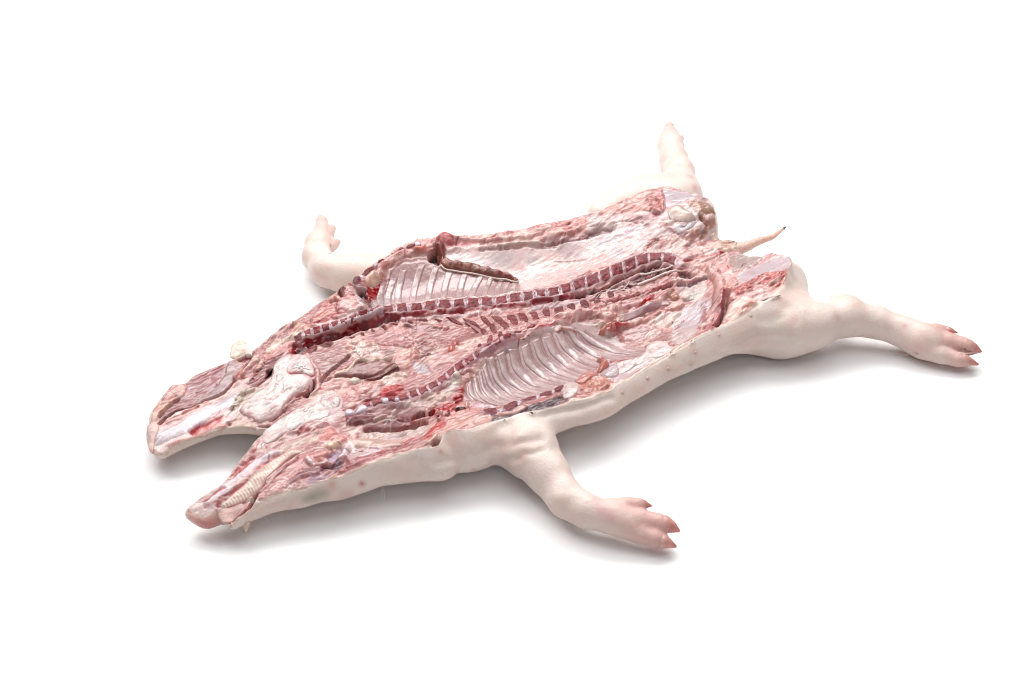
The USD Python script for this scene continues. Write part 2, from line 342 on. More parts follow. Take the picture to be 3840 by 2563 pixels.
R('Z3', '1150,1000 1300,900 1400,950 1370,1080 1250,1150 1150,1160', (240, 208, 198), h=4, mot=((PINK, .7, 'fib2', .2), (FATW, .6, 'f', .6)), rough=2)
S('Z3', '1320,900 1380,1000 1330,1100 1210,1150', 44, (238, 196, 184), 5, mot=fatm, rough=2)
R('Z3', '1330,1080 1500,1100 1540,1210 1400,1210', (230, 222, 224), mot=fatm)
R('Z3', '1400,980 1600,980 1800,1000 1790,1080 1550,1150 1430,1070', (226, 194, 188), h=3, mot=((FATW, .7, 'fib2', .3), (BLD, .3, 'f', 1.4)))
S('Z3', '1430,1015 1520,985 1600,992', 16, (96, 56, 56), -5)
R('Z3', '1380,880 1560,890 1650,960 1450,1000', (186, 142, 140), mot=((FATW, .6, 'fib2', .4),))
R('Z3', '1800,900 2000,830 2110,790 2160,830 2050,950 1850,970', (243, 222, 212), h=3, mot=((PINK, .6, 'm', .3),), rough=2.4)
R('Z4', '870,510 1100,400 1290,310 1360,275 1310,345 1100,455 900,565 720,640 590,650 760,575', (218, 166, 166), h=4, mot=((FATW, .5, 'fib', .4), (BLD, .3, 'fib2', .9)), rough=.6)
S('Z4', '700,600 850,540 1000,480 1180,400', 12, (160, 100, 102), -2)
# near side of the neck
R('Z4', '0,560 200,540 420,560 380,610 200,625 40,640', (218, 178, 173), h=4, mot=fatm)
R('Z4', '200,640 300,610 430,640 410,720 240,790 100,770', (182, 116, 116), mot=((FATW, .7, 'm', .3), (DEEP, .7, 'm2', .8)), rough=2)
R('Z4', '380,630 500,600 640,580 650,670 500,720 390,730', (208, 94, 95), h=4, mot=((FAT, .8, 'm', .3), (BLD, .6, 'f', .5)), rough=2)
S('Z4', '-20,870 150,810 280,760 450,700 520,690', 30, (172, 40, 52), -3, wet=.9)
R('Z4', '0,660 60,610 130,690 100,740 20,730', (240, 200, 194), h=4, mot=redf)
R('Z4', '20,920 180,880 400,830 700,790 900,820 1010,880 900,930 760,970 550,965 300,1000 100,1040 0,1040', (196, 146, 145), h=3.5, f=12, mot=fibm, rough=.6)
R('Z4', '0,950 200,925 340,950 280,1000 100,1045 0,1045', (170, 110, 116), h=4, fib=.05)
R('Z4', '180,1010 400,960 600,970 850,960 970,940 900,1005 700,1055 400,1085 200,1085', (180, 124, 124), h=3.5, f=12, mot=fibm, rough=.5)
S('Z4', '200,1090 450,1092 700,1062 900,1015', 12, (120, 78, 80), -5)
R('Z4', '690,1010 820,975 960,955 900,1000 760,1030', (206, 156, 152), h=4)
R('Z4', '310,975 420,940 550,960 500,1005 350,1015', (240, 222, 212), h=4, rough=2.6)
R('Z4', '540,830 700,780 900,740 1110,700 1060,790 940,860 700,850', (225, 200, 193), h=3, mot=((FATW, .5, 'f2', .5),))
S('Z4', '760,967 860,930 945,915', 34, (58, 20, 26), -14)
R('Z4', '0,1060 200,1100 450,1090 800,1045 960,1020 900,1110 700,1175 450,1195 150,1185', (226, 206, 198), mot=((FATW, .5, 'fib', .5), (LAV, .5, 'l', .8)))
R('Z4', '0,1050 130,1060 180,1130 190,1180 100,1180 0,1120', (238, 212, 204), mot=((BLD, .7, 'm', .6), (FATW, .5, 'f', .6)), rough=2)
R('Z4', '20,1200 250,1195 450,1210 650,1215 610,1275 300,1315 80,1290', (229, 203, 192), h=10, rough=.2, wet=.6)
S('Z4', '20,1190 60,1280 150,1330 300,1330', 16, (244, 228, 222), 2)
R('Z4', '620,1240 740,1180 800,1180 860,1220 760,1250 640,1270', (214, 140, 138), h=3)
R('Z4', '0,1380 300,1330 500,1300 640,1260 800,1200 860,1225 650,1300 400,1385 200,1460 0,1550', (202, 142, 142), h=4, mot=fibm, rough=.5)
S('Z4', '180,1400 400,1330 600,1290', 10, (160, 104, 108), -2)
S('Z4', '0,1330 200,1310 400,1310', 22, (226, 204, 206), 1)
R('Z4', '880,900 1000,800 1150,780 1230,690 1310,590 1330,640 1270,790 1180,890 1060,970 990,940', (196, 66, 74), h=4, mot=((FAT, .8, 'm', .5), (DEEP, .6, 'm2', .8), (BLD, .5, 'f', .3)), rough=2.6, wet=.95)
R('Z4', '840,1215 950,1080 1050,1000 1160,960 1165,1010 1050,1095 960,1190', (218, 116, 114), h=3, mot=((BLD, .6, 'fib2', .3), (FAT, .7, 'f', .7)), wet=.9)
R('Z4', '860,1270 960,1180 1040,1120 1030,1160 930,1260', (246, 218, 202), h=7, rough=.3)
R('Z4', '930,1290 990,1220 1080,1160 1090,1190 1000,1270', (128, 84, 84), dep=-16)
R('Z4', '1110,600 1220,480 1290,500 1260,610 1180,700 1060,745 1020,690', (228, 212, 203), h=2, mot=((FATW, .5, 'f', .8),))
R('Z4', '870,690 1000,680 1110,700 1050,780 890,765', (235, 216, 204), h=3, rough=2.4, mot=((LAV, .4, 'm', .9),))
R('Z4', '1250,970 1400,930 1560,930 1800,900 1900,880 2010,900 1700,985 1400,1045 1150,1095 1095,1130 1090,1050', (234, 196, 186), mot=((FATW, .5, 'f', .6), (PINK, .5, 'l', .3)), rough=.7)
R('Z4', '1090,960 1220,860 1360,850 1400,900 1250,950 1120,1050', (234, 190, 182), h=4, mot=redf)
R('Z4', '1370,760 1500,760 1600,810 1700,830 1500,850 1400,840', (240, 220, 222), h=5, mot=((BLD, .4, 'm', .9),))
# near half of the head
R('Z2', '0,0 0,0 1,1', FAT)
R('Z2', '900,300 1040,200 1130,120 1400,0 1800,-60 1950,0 1800,120 1500,230 1200,330 1000,430 930,430', (240, 214, 210), mot=((FATW, .8, 'fib2', .1), (PINK, .6, 'f', .9)))
R('Z2', '1000,430 1200,350 1400,280 1600,240 1720,260 1500,330 1250,440 1000,530', (242, 218, 207), mot=fatm, h=2)
R('Z2', '340,1020 600,780 900,520 1100,420 1220,430 1000,570 800,730 560,940 400,1050', (240, 222, 224), h=3, mot=((FATW, .6, 'fib2', .4),), rough=.2, wet=.7)
R('Z2', '620,740 780,560 900,480 915,515 780,650 680,740', (204, 88, 89), dep=-3, mot=fatm)
S('Z2', '880,460 910,430 960,300', 14, (200, 102, 103), -1)
S('Z2', '370,990 480,900 570,840', 22, (206, 92, 94), -2)
S('Z2', '580,970 750,845 900,705 1000,595 1180,470', 24, (216, 116, 118), -2)
S('Z2', '1000,410 1150,330 1350,250', 12, (222, 188, 160), -1)
S('Z2', '1200,290 1280,220 1400,200', 30, (228, 176, 170), 2, mot=redm)
R('Z2', '1370,210 1440,130 1540,120 1600,170 1500,200 1390,250', (196, 120, 120), mot=((FATW, .8, 'm', .4), (LAV, .6, 'm2', .6)), rough=2)
R('Z2', '1600,160 1700,110 1760,120 1740,180 1640,190', (180, 112, 116), h=2)
R('Z2', '1000,830 1180,640 1400,490 1600,415 1810,395 1790,480 1600,530 1560,610 1710,640 1600,710 1400,770 1200,910 1000,970 880,1010', (212, 164, 161), h=4, mot=((FATW, .5, 'f2', .9), (MUSD, .3, 'fib2', .6)), rough=.5)
S('Z2', '1030,790 1180,650 1400,495 1550,430', 14, (244, 226, 220), 2)
S('Z2', '1120,900 1200,800 1380,650', 30, (236, 210, 206), 1, mot=fatm, a=.6)
S('Z2', '1520,540 1560,580 1650,595 1730,570', 40, (248, 236, 232), 5)
S('Z2', '1840,560 1930,470 1960,400', 50, (243, 228, 228), 5)
R('Z2', '1730,500 1880,390 1910,440 1830,545 1760,545', (186, 156, 174), dep=-3)
R('Z2', '1690,380 1780,320 1865,325 1870,390 1760,435', (245, 218, 198), h=7, rough=.8)
R('Z2', '1560,500 1640,470 1740,440 1760,470 1680,530 1590,540', (236, 186, 178), h=4)
R('Z2', '1830,310 1900,265 1955,330 1900,360', (228, 164, 158), h=5)
R('Z2', '1730,190 1790,170 1840,250 1800,300 1740,300 1600,340 1640,270', (232, 176, 168), h=5)
R('Z2', '1270,800 1440,680 1600,600 1770,600 1790,665 1600,700 1420,770 1290,840', (180, 124, 128), h=4, mot=((FATW, .5, 'fib', .5),))
S('Z2', '1240,860 1430,690 1600,660 1740,660', 12, (150, 100, 106), -2)
S('Z2', '1700,625 1770,610', 30, (96, 56, 66), -6)
S('Z2', '1790,590 1820,560', 40, (130, 90, 104), -4)
R('Z2', '1490,790 1560,710 1740,690 1790,705 1600,790', (190, 156, 170), mot=((FATW, .5, 'f', .7),))
R('Z2', '1780,560 1880,540 1900,600 1830,680 1780,650', (160, 122, 132), mot=((FATW, .6, 'f', .6),))
R('Z2', '1740,720 1850,680 1830,760 1770,780', (240, 196, 186), h=4)
R('Z2', '790,1120 880,1020 990,960 1090,945 950,1055 840,1130', (222, 112, 114), mot=((FATW, .8, 'm', .4), (BLD, .5, 'f', .8)), rough=2)
R('Z2', '1830,675 2000,560 2200,480 2349,440 2349,505 2150,575 1950,675', (198, 130, 132), h=4, mot=fibm)
R('Z2', '1960,300 2000,380 2100,440 2200,420 2349,400 2349,440 2100,500 1980,530', (230, 210, 210), mot=fatm)
R('Z2', '640,1225 780,1110 870,1010 910,930 960,900 905,1010 810,1110', (150, 108, 104), dep=-18)
R('Z2', '800,1000 880,940 930,915 890,980 820,1010', (244, 232, 220), h=3, rough=2)
R('Z2', '150,1040 260,960 360,1010 500,1075 330,1200 200,1170', (244, 224, 220), mot=((PINK, .3, 'l', .5),), rough=.3)
S('Z2', '500,1050 520,1020', 26, (190, 110, 112), -3)
S('Z2', '345,1060 350,1050', 18, (220, 150, 150), -1)
# chest of the far side
R('Z3', '180,590 350,400 480,440 510,510 350,610 220,670', (233, 180, 170), h=6, mot=((BLD, .4, 'fib2', .5), (FATW, .5, 'f', 1.0)), wet=.8)
S('Z3', '230,665 330,630 480,560', 44, (204, 86, 87), 2, mot=fatm, wet=.9)
S('Z3', '0,640 100,640 220,670', 22, (208, 96, 98), 1)
R('Z3', '0,640 150,650 250,690 150,740 0,770', (240, 208, 192), h=4, rough=2.2, mot=((PINK, .6, 'm', .3),))
S('Z3', '480,580 620,550 780,520', 50, (226, 150, 148), 3, mot=redm)
R('Z3', '490,490 560,260 650,215 720,300 850,490 780,530 620,545 510,570', (236, 200, 195), h=14, mot=((BLD, .6, 'm', .6), (FATW, .5, 'f', .7)), rough=2, wet=.9)
R('Z3', '690,300 850,490 780,505 720,430', (226, 210, 210), h=3, rough=.2, wet=.7)
S('Z3', '360,290 450,262 560,300', 44, (158, 94, 94), 7, rough=2)
S('Z3', '520,300 560,360', 30, (150, 60, 64), -4)
R('Z5', '170,990 280,970 335,1085 260,1105', (166, 136, 130), dep=-4)
R('Z5', '290,1010 330,960 420,880 480,700 560,600 700,535 900,535 1050,570 1130,650 1400,700 1650,760 1900,800 2010,860 1900,935 1600,965 1300,985 1000,1005 700,1045 300,1080', (216, 190, 188), rough=.15, wet=1.0, f=8, mot=((LAV, .4, 'l', .7),))
R('Z5', '490,690 600,580 800,540 1000,570 1130,660 1000,740 850,770 700,730 560,770', (192, 156, 152), rough=.3, wet=1.0, f=14, h=2)
R('Z5', '300,1010 420,880 500,900 460,1065 330,1075', (210, 200, 201), rough=.1, wet=.9, f=12)
R('Z5', '-60,880 180,680 300,560 500,440 700,340 850,265 990,245 960,330 800,385 600,490 400,630 250,770 100,860', (222, 160, 156), mot=((FATW, .5, 'fib', .5), (BLD, .3, 'm', .9)), h=2)
S('Z5', '360,740 420,630 520,530 700,455 850,445 960,400', 70, (230, 182, 176), 6, mot=((BLD, .35, 'fib', .8), (FATW, .5, 'fib2', .5)), wet=.8)
S('Z5', '430,880 480,700 560,590 700,520 900,520', 18, (236, 206, 200), 2, wet=.9)
S('Z5', '780,440 850,440 880,400', 50, (228, 150, 136), 4)
R('Z5', '220,820 380,780 390,860 300,960 230,970 140,945 200,880', (198, 56, 64), h=3, mot=((DEEP, .6, 'm', .4), (PINK, .7, 'f', .9)), wet=1, rough=2)
R('Z5', '130,900 200,880 230,950 150,960', (90, 40, 44), dep=-8)
S('Z5', '90,862 210,880', 50, (206, 182, 183), 7, rough=.1)
R('Z5', '40,830 100,740 160,740 180,800 100,860', (170, 84, 88), mot=((FATW, .4, 'f', .9),))
R('Z5', '970,360 1060,305 1115,420 1085,545 1030,545 990,450', (172, 112, 104), h=9, mot=((PINK, .5, 'm', .6),))
R('Z5', '915,490 980,440 1035,470 1030,565 940,545', (98, 64, 62), dep=-16)
R('Z5', '1000,310 1060,230 1130,205 1210,250 1180,345 1110,335', (226, 148, 144), h=9, mot=redm)
# belly lining of the far side
R('Z5', '1180,235 1500,215 1800,195 2100,125 2349,85 2349,245 2100,265 1900,295 1600,325 1400,325 1250,285', (240, 200, 192), mot=((PINK, .7, 'fib', .3), (BLD, .3, 'f', 1.3)), h=3, rough=1.2)
R('Z5', '1120,345 1200,285 1400,335 1560,335 1300,370 1110,400', (230, 168, 168), wet=.8)
S('Z5', '1220,275 1400,320 1560,325 1700,300 2000,280 2200,250', 26, (244, 212, 204), 4, rough=1.5)
R('Z5', '1110,440 1400,420 1800,420 2360,400 2360,870 2150,870 2000,880 1920,770 1700,670 1450,580 1220,570 1110,520', (240, 224, 220), rough=.5, wet=.9, f=10, mot=((PINK, .35, 'l', .3), (LAV, .3, 'xl', .7)))
S('Z5', '1130,415 1500,390 1900,365 2250,340', 50, (228, 204, 198), 1, wet=.9)
S('Z5', '1500,412 1800,405 2150,380 2349,370', 16, (190, 160, 160), -3)
S('Z5', '1700,370 1950,360 2200,340', 22, (232, 218, 208), 4)
R('Z6', '0,370 300,330 600,280 900,170 1200,145 1310,230 1260,380 1000,510 700,630 400,730 0,880', (239, 220, 215), rough=.5, wet=.9, f=10, mot=((PINK, .35, 'l', .3), (LAV, .4, 'xl', .6)))
S('Z6', '100,345 400,275 700,215 900,165', 64, (216, 182, 180), -2, mot=((MUSD, .4, 'fib', .5),))
S('Z6', '0,295 300,225 600,150 900,115 1100,65', 56, (234, 194, 187), 2.5, mot=fatm)
S('Z6', '120,345 350,320 600,265 820,225', 12, (165, 136, 140), -4)
R('Z6', '0,175 300,95 700,15 1100,-10 1020,60 600,140 300,220 0,265', (237, 186, 177), mot=((BLD, .35, 'f', .9), (FATW, .6, 'm', .5)), h=3, rough=1.5)
R('Z6', '870,380 1000,330 1060,400 950,475', (210, 192, 193), f=14, a=.8)
R('Z6', '800,260 1000,180 1200,160 1100,240 900,320', (232, 216, 218), mot=((FATW, .8, 'fib', .2), (LAV, .6, 'fib2', .6)), wet=1)
S('Z6', '250,540 400,545 600,520', 16, (226, 190, 184), 2)
R('Z6', '0,870 200,815 400,785 640,672 800,625 1000,545 1200,440 1260,470 1000,605 700,695 450,805 0,900', (228, 178, 168), h=4, mot=((FATW, .6, 'm', .3), (BLD, .5, 'f', 1.1)), rough=1.6)
S('Z6', '450,770 560,710 640,690', 36, (190, 130, 124), 3)
# far ham
R('Z10', '480,930 850,800 1100,850 1270,880 1430,960 1450,1050 1480,1250 1430,1410 1250,1420 1000,1380 760,1390 400,1400 0,1500 0,1130 250,1010', (238, 216, 212), mot=((PINK, .35, 'l', .3), (FATW, .4, 'm', .7)))
R('Z10', '250,1030 500,930 850,810 880,960 700,1080 400,1120 100,1150', (238, 200, 192), mot=((PINK, .7, 'm', .2), (BLD, .35, 'f', 1.2), (FATW, .5, 'm2', .7)), h=3, rough=1.5)
R('Z10', '820,870 1100,860 1260,920 1100,965 900,1050 820,950', (228, 218, 220), f=8, rough=.2, wet=.8, mot=((PINK, .4, 'fib2', .8),))
S('Z10', '840,815 960,820 1080,850', 14, (190, 130, 132), -1)
S('Z10', '880,930 1000,900 1150,905 1300,930', 7, (200, 158, 159), -.5)
R('Z10', '640,930 850,840 890,960 870,1110 740,1090 680,1000', (229, 182, 176), h=5, mot=((FATW, .6, 'm', .5), (BLD, .4, 'f', 1.0)), rough=2)
S('Z10', '740,1070 830,1110 850,1040 780,980', 40, (236, 190, 182), 6, mot=redf)
R('Z10', '460,1140 700,1130 840,1100 780,1210 560,1195', (212, 168, 168), mot=((FATW, .6, 'fib2', .4), (LAV, .4, 'm', .6)))
R('Z10', '240,1280 600,1250 700,1290 300,1430 130,1480', (230, 218, 220), mot=((FATW, .9, 'fib', .1), (LAV, .8, 'fib2', .4)), wet=1)
R('Z10', '0,1320 200,1280 330,1270 200,1330 0,1400', (186, 150, 150), dep=-3)
R('Z10', '1130,1010 1250,985 1380,1005 1460,1100 1460,1260 1400,1310 1330,1290 1280,1160 1200,1070', (210, 180, 165), h=6, mot=((PINK, .3, 'm', .6), ((160, 116, 100), .4, 'm2', .9)), wet=.8)
S('Z10', '1270,1140 1310,1200 1350,1260', 20, (140, 98, 88), -6)
S('Z10', '1360,1200 1420,1180', 60, (230, 204, 198), 4, wet=1)
R('Z10', '1210,1310 1340,1265 1370,1340 1280,1400', (208, 168, 148), h=4)
S('Z10', '1290,1310 1310,1330', 44, (170, 160, 168), -2)
R('Z10', '1090,1330 1200,1290 1240,1360 1160,1420 1090,1390', (240, 208, 200), h=4, rough=2.4, mot=redf)
R('Z10', '800,1230 980,1185 970,1250 850,1290', (242, 224, 214), h=4, rough=2.6)
S('Z10', '690,1490 740,1450 795,1400', 30, (62, 62, 88), -7)
S('Z10', '660,1520 730,1480 800,1420', 16, (244, 226, 216), 3)
R('Z10', '890,1500 1000,1410 1200,1430 1260,1500 1100,1570 890,1570', (228, 210, 204), mot=((FATW, .8, 'm', .3), (PINK, .4, 'f', .9)), rough=2)
S('Z10', '830,1230 930,1290 1000,1340', 30, (226, 176, 176), 2)
R('Z10', '960,1330 1060,1370 1160,1350 1080,1400', (190, 146, 150), dep=-4)
# pelvis
R('Z6', '1240,430 1390,300 1450,440 1460,490 1300,495', (240, 224, 216), h=4, mot=((PINK, .4, 'm', .6),), rough=2)
R('Z6', '1450,420 1560,330 1700,330 1650,430 1560,520 1480,500', (226, 208, 202), mot=((FATW, .7, 'fib2', .3), (DARK, .2, 'f', 1.7)))
S('Z6', '1480,480 1540,500', 24, (110, 96, 98), -6)
R('Z6', '1550,440 1800,430 2000,340 2250,300 2310,400 2200,480 1900,540 1700,610 1630,555', (243, 216, 208), h=5, mot=((PINK, .6, 'fib', .3),))
R('Z6', '1980,350 2200,290 2310,400 2200,450 2000,440', (244, 220, 206), h=4, rough=2)
S('Z6', '1640,570 1850,515 2050,475 2150,450', 34, (204, 114, 115), -2, mot=((DEEP, .4, 'm', .7), (FAT, .5, 'f', .7)))
S('Z6', '1700,540 1850,480 2000,440', 26, (232, 208, 210), 3)
R('Z6', '640,990 800,900 1000,860 1250,760 1450,680 1570,630 1500,600 1250,650 1000,790 700,930', (138, 70, 76), dep=-5, mot=((FAT, .7, 'm', .4), (DARK, .8, 'm2', .5), (PINK, .6, 'f2', .5)), rough=2)
S('Z6', '850,1005 1100,925 1400,850 1600,700', 60, (224, 168, 164), 4, mot=((BLD, .6, 'm', .5), (FATW, .7, 'f2', .5), (DEEP, .5, 'm2', 1.1)), rough=2, wet=.9)
R('Z6', '860,1080 1100,1005 1300,935 1260,1010 950,1120', (225, 184, 182), h=6, rough=.3, wet=.9, mot=((BLD, .3, 'm', 1.2),))
S('Z6', '1140,1085 1250,1025 1340,935', 42, (198, 44, 58), 2, mot=((PINK, .5, 'f', .9),), wet=1)
S('Z6', '1230,1085 1400,985 1540,860', 54, (245, 212, 204), 6, mot=((BLD, .35, 'f2', .9),), rough=1.6)
S('Z6', '1470,850 1540,820 1560,810', 18, (110, 24, 40), -3)
S('Z6', '700,1080 900,1040 1000,1150 950,1200', 60, (238, 208, 198), 3, mot=((PINK, .6, 'm', .3), (BLD, .4, 'f', 1.0)), rough=2.4)
S('Z6', '0,1260 200,1190 450,1150 650,1110 800,1090', 60, (238, 200, 192), 4, mot=((BLD, .5, 'f2', .6), (FATW, .6, 'm', .4)), rough=2.4)
R('Z6', '600,1140 750,1100 790,1170 680,1190', (205, 158, 140), h=4)
S('Z6', '1000,1285 1200,1225 1400,1135 1540,1095 1670,1050', 38, (236, 198, 188), 4, mot=((BLD, .5, 'm', .7), (DARK, .3, 'f', 1.8)), rough=2.4)
R('Z6', '540,1230 820,1235 830,1295 700,1320 530,1300', (196, 174, 160), f=10, wet=.9, mot=((FATW, .4, 'f', 1.0),))
R('Z6', '730,1370 820,1280 900,1195 970,1250 990,1330 850,1400', (222, 152, 142), h=9, mot=((BLD, .5, 'm', .5), (FATW, .6, 'f', .6)), rough=3, wet=.9)
S('Z6', '900,1330 960,1290 1050,1270', 40, (214, 96, 96), 3, mot=fatm)
S('Z6', '980,1340 990,1400 1010,1440', 18, (190, 96, 100), 2)
R('Z6', '1640,1110 1800,1000 1950,950 2010,1000 1900,1210 1800,1340 1600,1340 1500,1210', (228, 214, 215), f=10, mot=((LAV, .7, 'l', .3), (FATW, .5, 'fib2', .6)), rough=.4)
R('Z6', '1290,1240 1450,1130 1660,1105 1620,1260 1450,1300', (241, 224, 216), h=3, rough=2.8, mot=((LAV, .3, 'm', .6),))
R('Z6', '980,1300 1300,1285 1500,1330 1540,1430 1300,1450 1040,1410', (209, 174, 171), rough=.4, wet=.8, mot=((FATW, .3, 'fib', .7),))
R('Z6', '1280,1390 1360,1350 1400,1370 1330,1410', (246, 234, 226), h=4, rough=2)
R('Z6', '1560,1330 1850,1290 1800,1400 1600,1490 1540,1430', (226, 210, 206), f=10)
R('Z6', '1640,640 1760,680 1800,720 1700,750 1640,700', (150, 112, 110), dep=-8, mot=((DARK, .6, 'm', .2),))
R('Z6', '1790,620 1900,590 2000,640 2000,700 1880,650 1800,660', (242, 218, 210), h=5, rough=1.6)
R('Z7', '860,360 1000,300 1100,330 1150,420 1000,420 880,400', (238, 210, 200), h=4, rough=2, mot=((PINK, .4, 'm', .4),))
R('Z7', '1110,320 1250,260 1380,370 1320,430 1200,480 1140,400', (232, 222, 224), mot=((FATW, .7, 'f2', .4),))
S('Z7', '1090,310 1150,420 1200,520 1180,700 1100,860 1000,1000', 84, (242, 210, 202), 8, mot=((PINK, .5, 'fib2', .3), (FATW, .5, 'm', .5)), rough=1.4)
S('Z7', '1240,600 1180,850 1080,1010', 66, (208, 146, 147), 3, mot=((FATW, .5, 'fib2', .4),))
S('Z7', '1040,760 1020,880 1000,980', 36, (208, 162, 163), 1)
S('Z7', '1275,600 1262,700 1205,900 1150,975', 44, (132, 70, 72), -15)
S('Z7', '720,510 850,500 960,462 1060,432', 24, (78, 62, 98), -3)
S('Z7', '720,470 900,450 1050,412', 30, (242, 218, 212), 3)
R('Z7', '740,520 1000,480 1080,520 1000,640 880,700 780,650', (226, 212, 206), mot=((FATW, .5, 'm', .5), (PINK, .4, 'm2', .8)))
# near ham
R('Z7', '1160,240 1400,150 1660,185 1850,130 2010,170 2030,250 1965,360 1900,520 1700,670 1500,800 1300,910 1225,930 1250,720 1290,600 1200,500 1150,350', (240, 206, 200), mot=((PINK, .5, 'm', .4), (FATW, .5, 'm2', .6)))
R('Z7', '1280,220 1420,155 1600,185 1690,200 1600,290 1470,355 1350,365', (210, 192, 186), h=5, rough=.4, mot=((FATW, .4, 'fib2', .9),), wet=.7)
S('Z7', '1170,245 1300,190 1420,150', 12, (170, 165, 190), -1)
R('Z7', '1390,410 1600,300 1850,190 2010,190 1960,330 1700,385 1500,475 1390,465', (234, 220, 222), f=9, rough=.2, wet=.8, mot=((FATW, .5, 'fib', .4), (PINK, .4, 'fib2', .8)))
S('Z7', '1690,150 1850,140', 26, (226, 190, 184), 3)
R('Z7', '1640,390 1960,345 1930,500 1800,530 1600,490 1560,570 1400,610 1300,560 1450,510', (221, 138, 132), h=4, mot=((FAT, .8, 'm', .3), (BLD, .4, 'm2', .8), (FATW, .4, 'f', .8)), rough=2.2)
R('Z7', '1290,470 1380,430 1400,500 1330,560 1290,640 1360,660 1300,690 1250,620', (243, 204, 194), h=7, rough=1.6, mot=((PINK, .5, 'm', .4),))
S('Z7', '1965,345 1930,470 1860,580', 22, (222, 140, 134), 2)
R('Z7', '1235,910 1280,760 1450,685 1610,690 1630,745 1450,840 1300,920', (245, 210, 197), h=6, rough=1.4, mot=((PINK, .6, 'f', .7), (FATW, .5, 'm', .6)))
S('Z7', '1400,840 1500,760 1600,730', 20, (230, 160, 148), 1, mot=redf)
# near ribs
R('Z8', '0,740 250,560 450,430 700,370 950,330 1250,430 1400,500 1720,620 1730,690 1550,750 1250,760 1150,850 960,1000 800,1030 600,1110 300,1220 0,1275 -200,1260 -330,1205 -340,1080 -200,930 -150,880', (218, 193, 189), rough=.1, wet=1, f=8, mot=((LAV, .3, 'l', .6),))
S('Z8', '-150,700 0,620 200,520 500,405 800,305 1100,235 1300,240', 78, (237, 198, 192), 4, mot=((BLD, .5, 'f2', .7), (FATW, .6, 'm', .4)), rough=2.2)
S('Z8', '-200,700 0,630 300,535 600,395 900,295', 16, (206, 94, 95), 1)
S('Z8', '-60,760 120,660 320,540 520,450 760,390', 30, (226, 206, 204), 2, wet=1)
S('Z8', '720,440 800,415 900,430', 36, (206, 160, 152), 4)
R('Z8', '0,1400 250,1330 500,1220 700,1150 860,1185 820,1225 600,1295 300,1375 0,1440', (140, 122, 126), dep=-4, mot=((DARK, .5, 'l', .3), (FAT, .4, 'm', .9)))
R('Z8', '640,1255 850,1190 1000,1130 1110,1150 1000,1205 800,1240', (214, 168, 164), mot=redm)
R('Z8', '1090,960 1250,935 1310,1000 1350,1010 1200,1130 1050,1155 940,1050', (219, 170, 154), h=4, mot=((PINK, .6, 'm', .3), (BLD, .4, 'fib2', .6), (FATW, .5, 'f', .8)), rough=2)
R('Z8', '1340,770 1500,740 1560,760 1500,800 1400,790', (210, 150, 152), mot=fatm)
R('Z8', '1300,800 1700,720 2050,600 1900,760 1600,880 1400,1010 1300,950', (238, 224, 222), mot=((LAV, .4, 'l', .4), (FATW, .6, 'm', .4)), rough=1.2)
S('Z8', '880,1215 1050,1190 1280,1100 1450,990 1700,850 1930,705 2090,615', 40, (241, 222, 208), 1, mot=((PINK, .4, 'f', .8),))
S('Z4', '1100,1140 1500,1050 1800,990 2050,930 2349,850', 26, (238, 214, 200), 0, mot=fatm)
# muscle and fat run in bands: draw the mottling out along the grain
def grain(F, length):
    th = AX + .5 * NZ['xl'] + .15 * NZ['l']
    ux, uy = np.cos(th), np.sin(th)
    I, J = (GX - X0) / CELL, (GY - Y0) / CELL
    acc = 0
    for s_ in np.linspace(-1, 1, 9):
        c = [I + ux * s_ * length / CELL, J + uy * s_ * length / CELL]
        acc = acc + (np.stack([map_coordinates(F[..., k], c, order=1, mode='nearest') for k in range(3)], -1) if F.ndim == 3 else map_coordinates(F, c, order=1, mode='nearest'))
    return acc / 9
cutm = np.clip((ROUGH - .2) * 1.6, 0, 1) * np.clip(1.6 - WET * 1.2, .2, 1)
bund = mixn((1, noise2(.007, 8, AX + .06, 41)), (.6, noise2(.011, 6, AX - .25, 42)), (.35, noise2(.004, 7, AX + .2, 43)))
BUND = np.tanh(bund)
soft = np.clip(1 - np.abs(WET - .45) * 1.2, .2, .5)[..., None]
COL[:] = COL + soft * (grain(COL, .0042) - COL)
COL *= (1 + .13 * cutm * BUND)[..., None] ** np.array([.7, 1.15, 1.1])
HD += .0009 * cutm * BUND
# loose strands of connective tissue, torn fibres and blood along the cut muscles
def strands(n, seed):
    r = np.random.default_rng(seed)
    ok = np.argwhere((ROUGH > .35) & (WET < .85) & (DIN > .004))
    pal = [((250, 238, 232), .9), ((250, 238, 232), .8), ((244, 222, 212), .7), ((208, 112, 114), -.5), ((168, 106, 108), -1.), ((150, 92, 96), -1.2), ((150, 48, 56), -.9), ((226, 160, 156), .5)]
    for i, j in ok[r.integers(0, len(ok), n)]:
        th = AX + .45 * NZ['xl'][i, j] + r.normal(0, .2)
        L = r.uniform(.008, .034)
        bend = r.normal(0, .5)
        t = np.linspace(-.5, .5, 7)
        q = np.stack([gx[i] + L * (t * math.cos(th) - bend * t * t * math.sin(th)), gy[j] + L * (t * math.sin(th) + bend * t * t * math.cos(th))], 1)
        wid = r.uniform(.0005, .0013)
        w = window(q, .004)
        x, y = GX[w] + .8 * WX[w], GY[w] + .8 * WY[w]
        if x.size == 0:
            continue
        d = seg_dist(x, y, q)
        c, s_ = pal[r.integers(0, len(pal))]
        m = np.clip(1.3 - d / wid, 0, 1) * r.uniform(.25, .8)
        COL[w] += m[..., None] * (lin(c) - COL[w])
        HD[w] += s_ * .0006 * np.clip(1 - (d / (wid * 1.6)) ** 2, 0, 1)
strands(1500, 77)
RB, RD = (186, 66, 76), (140, 40, 52)
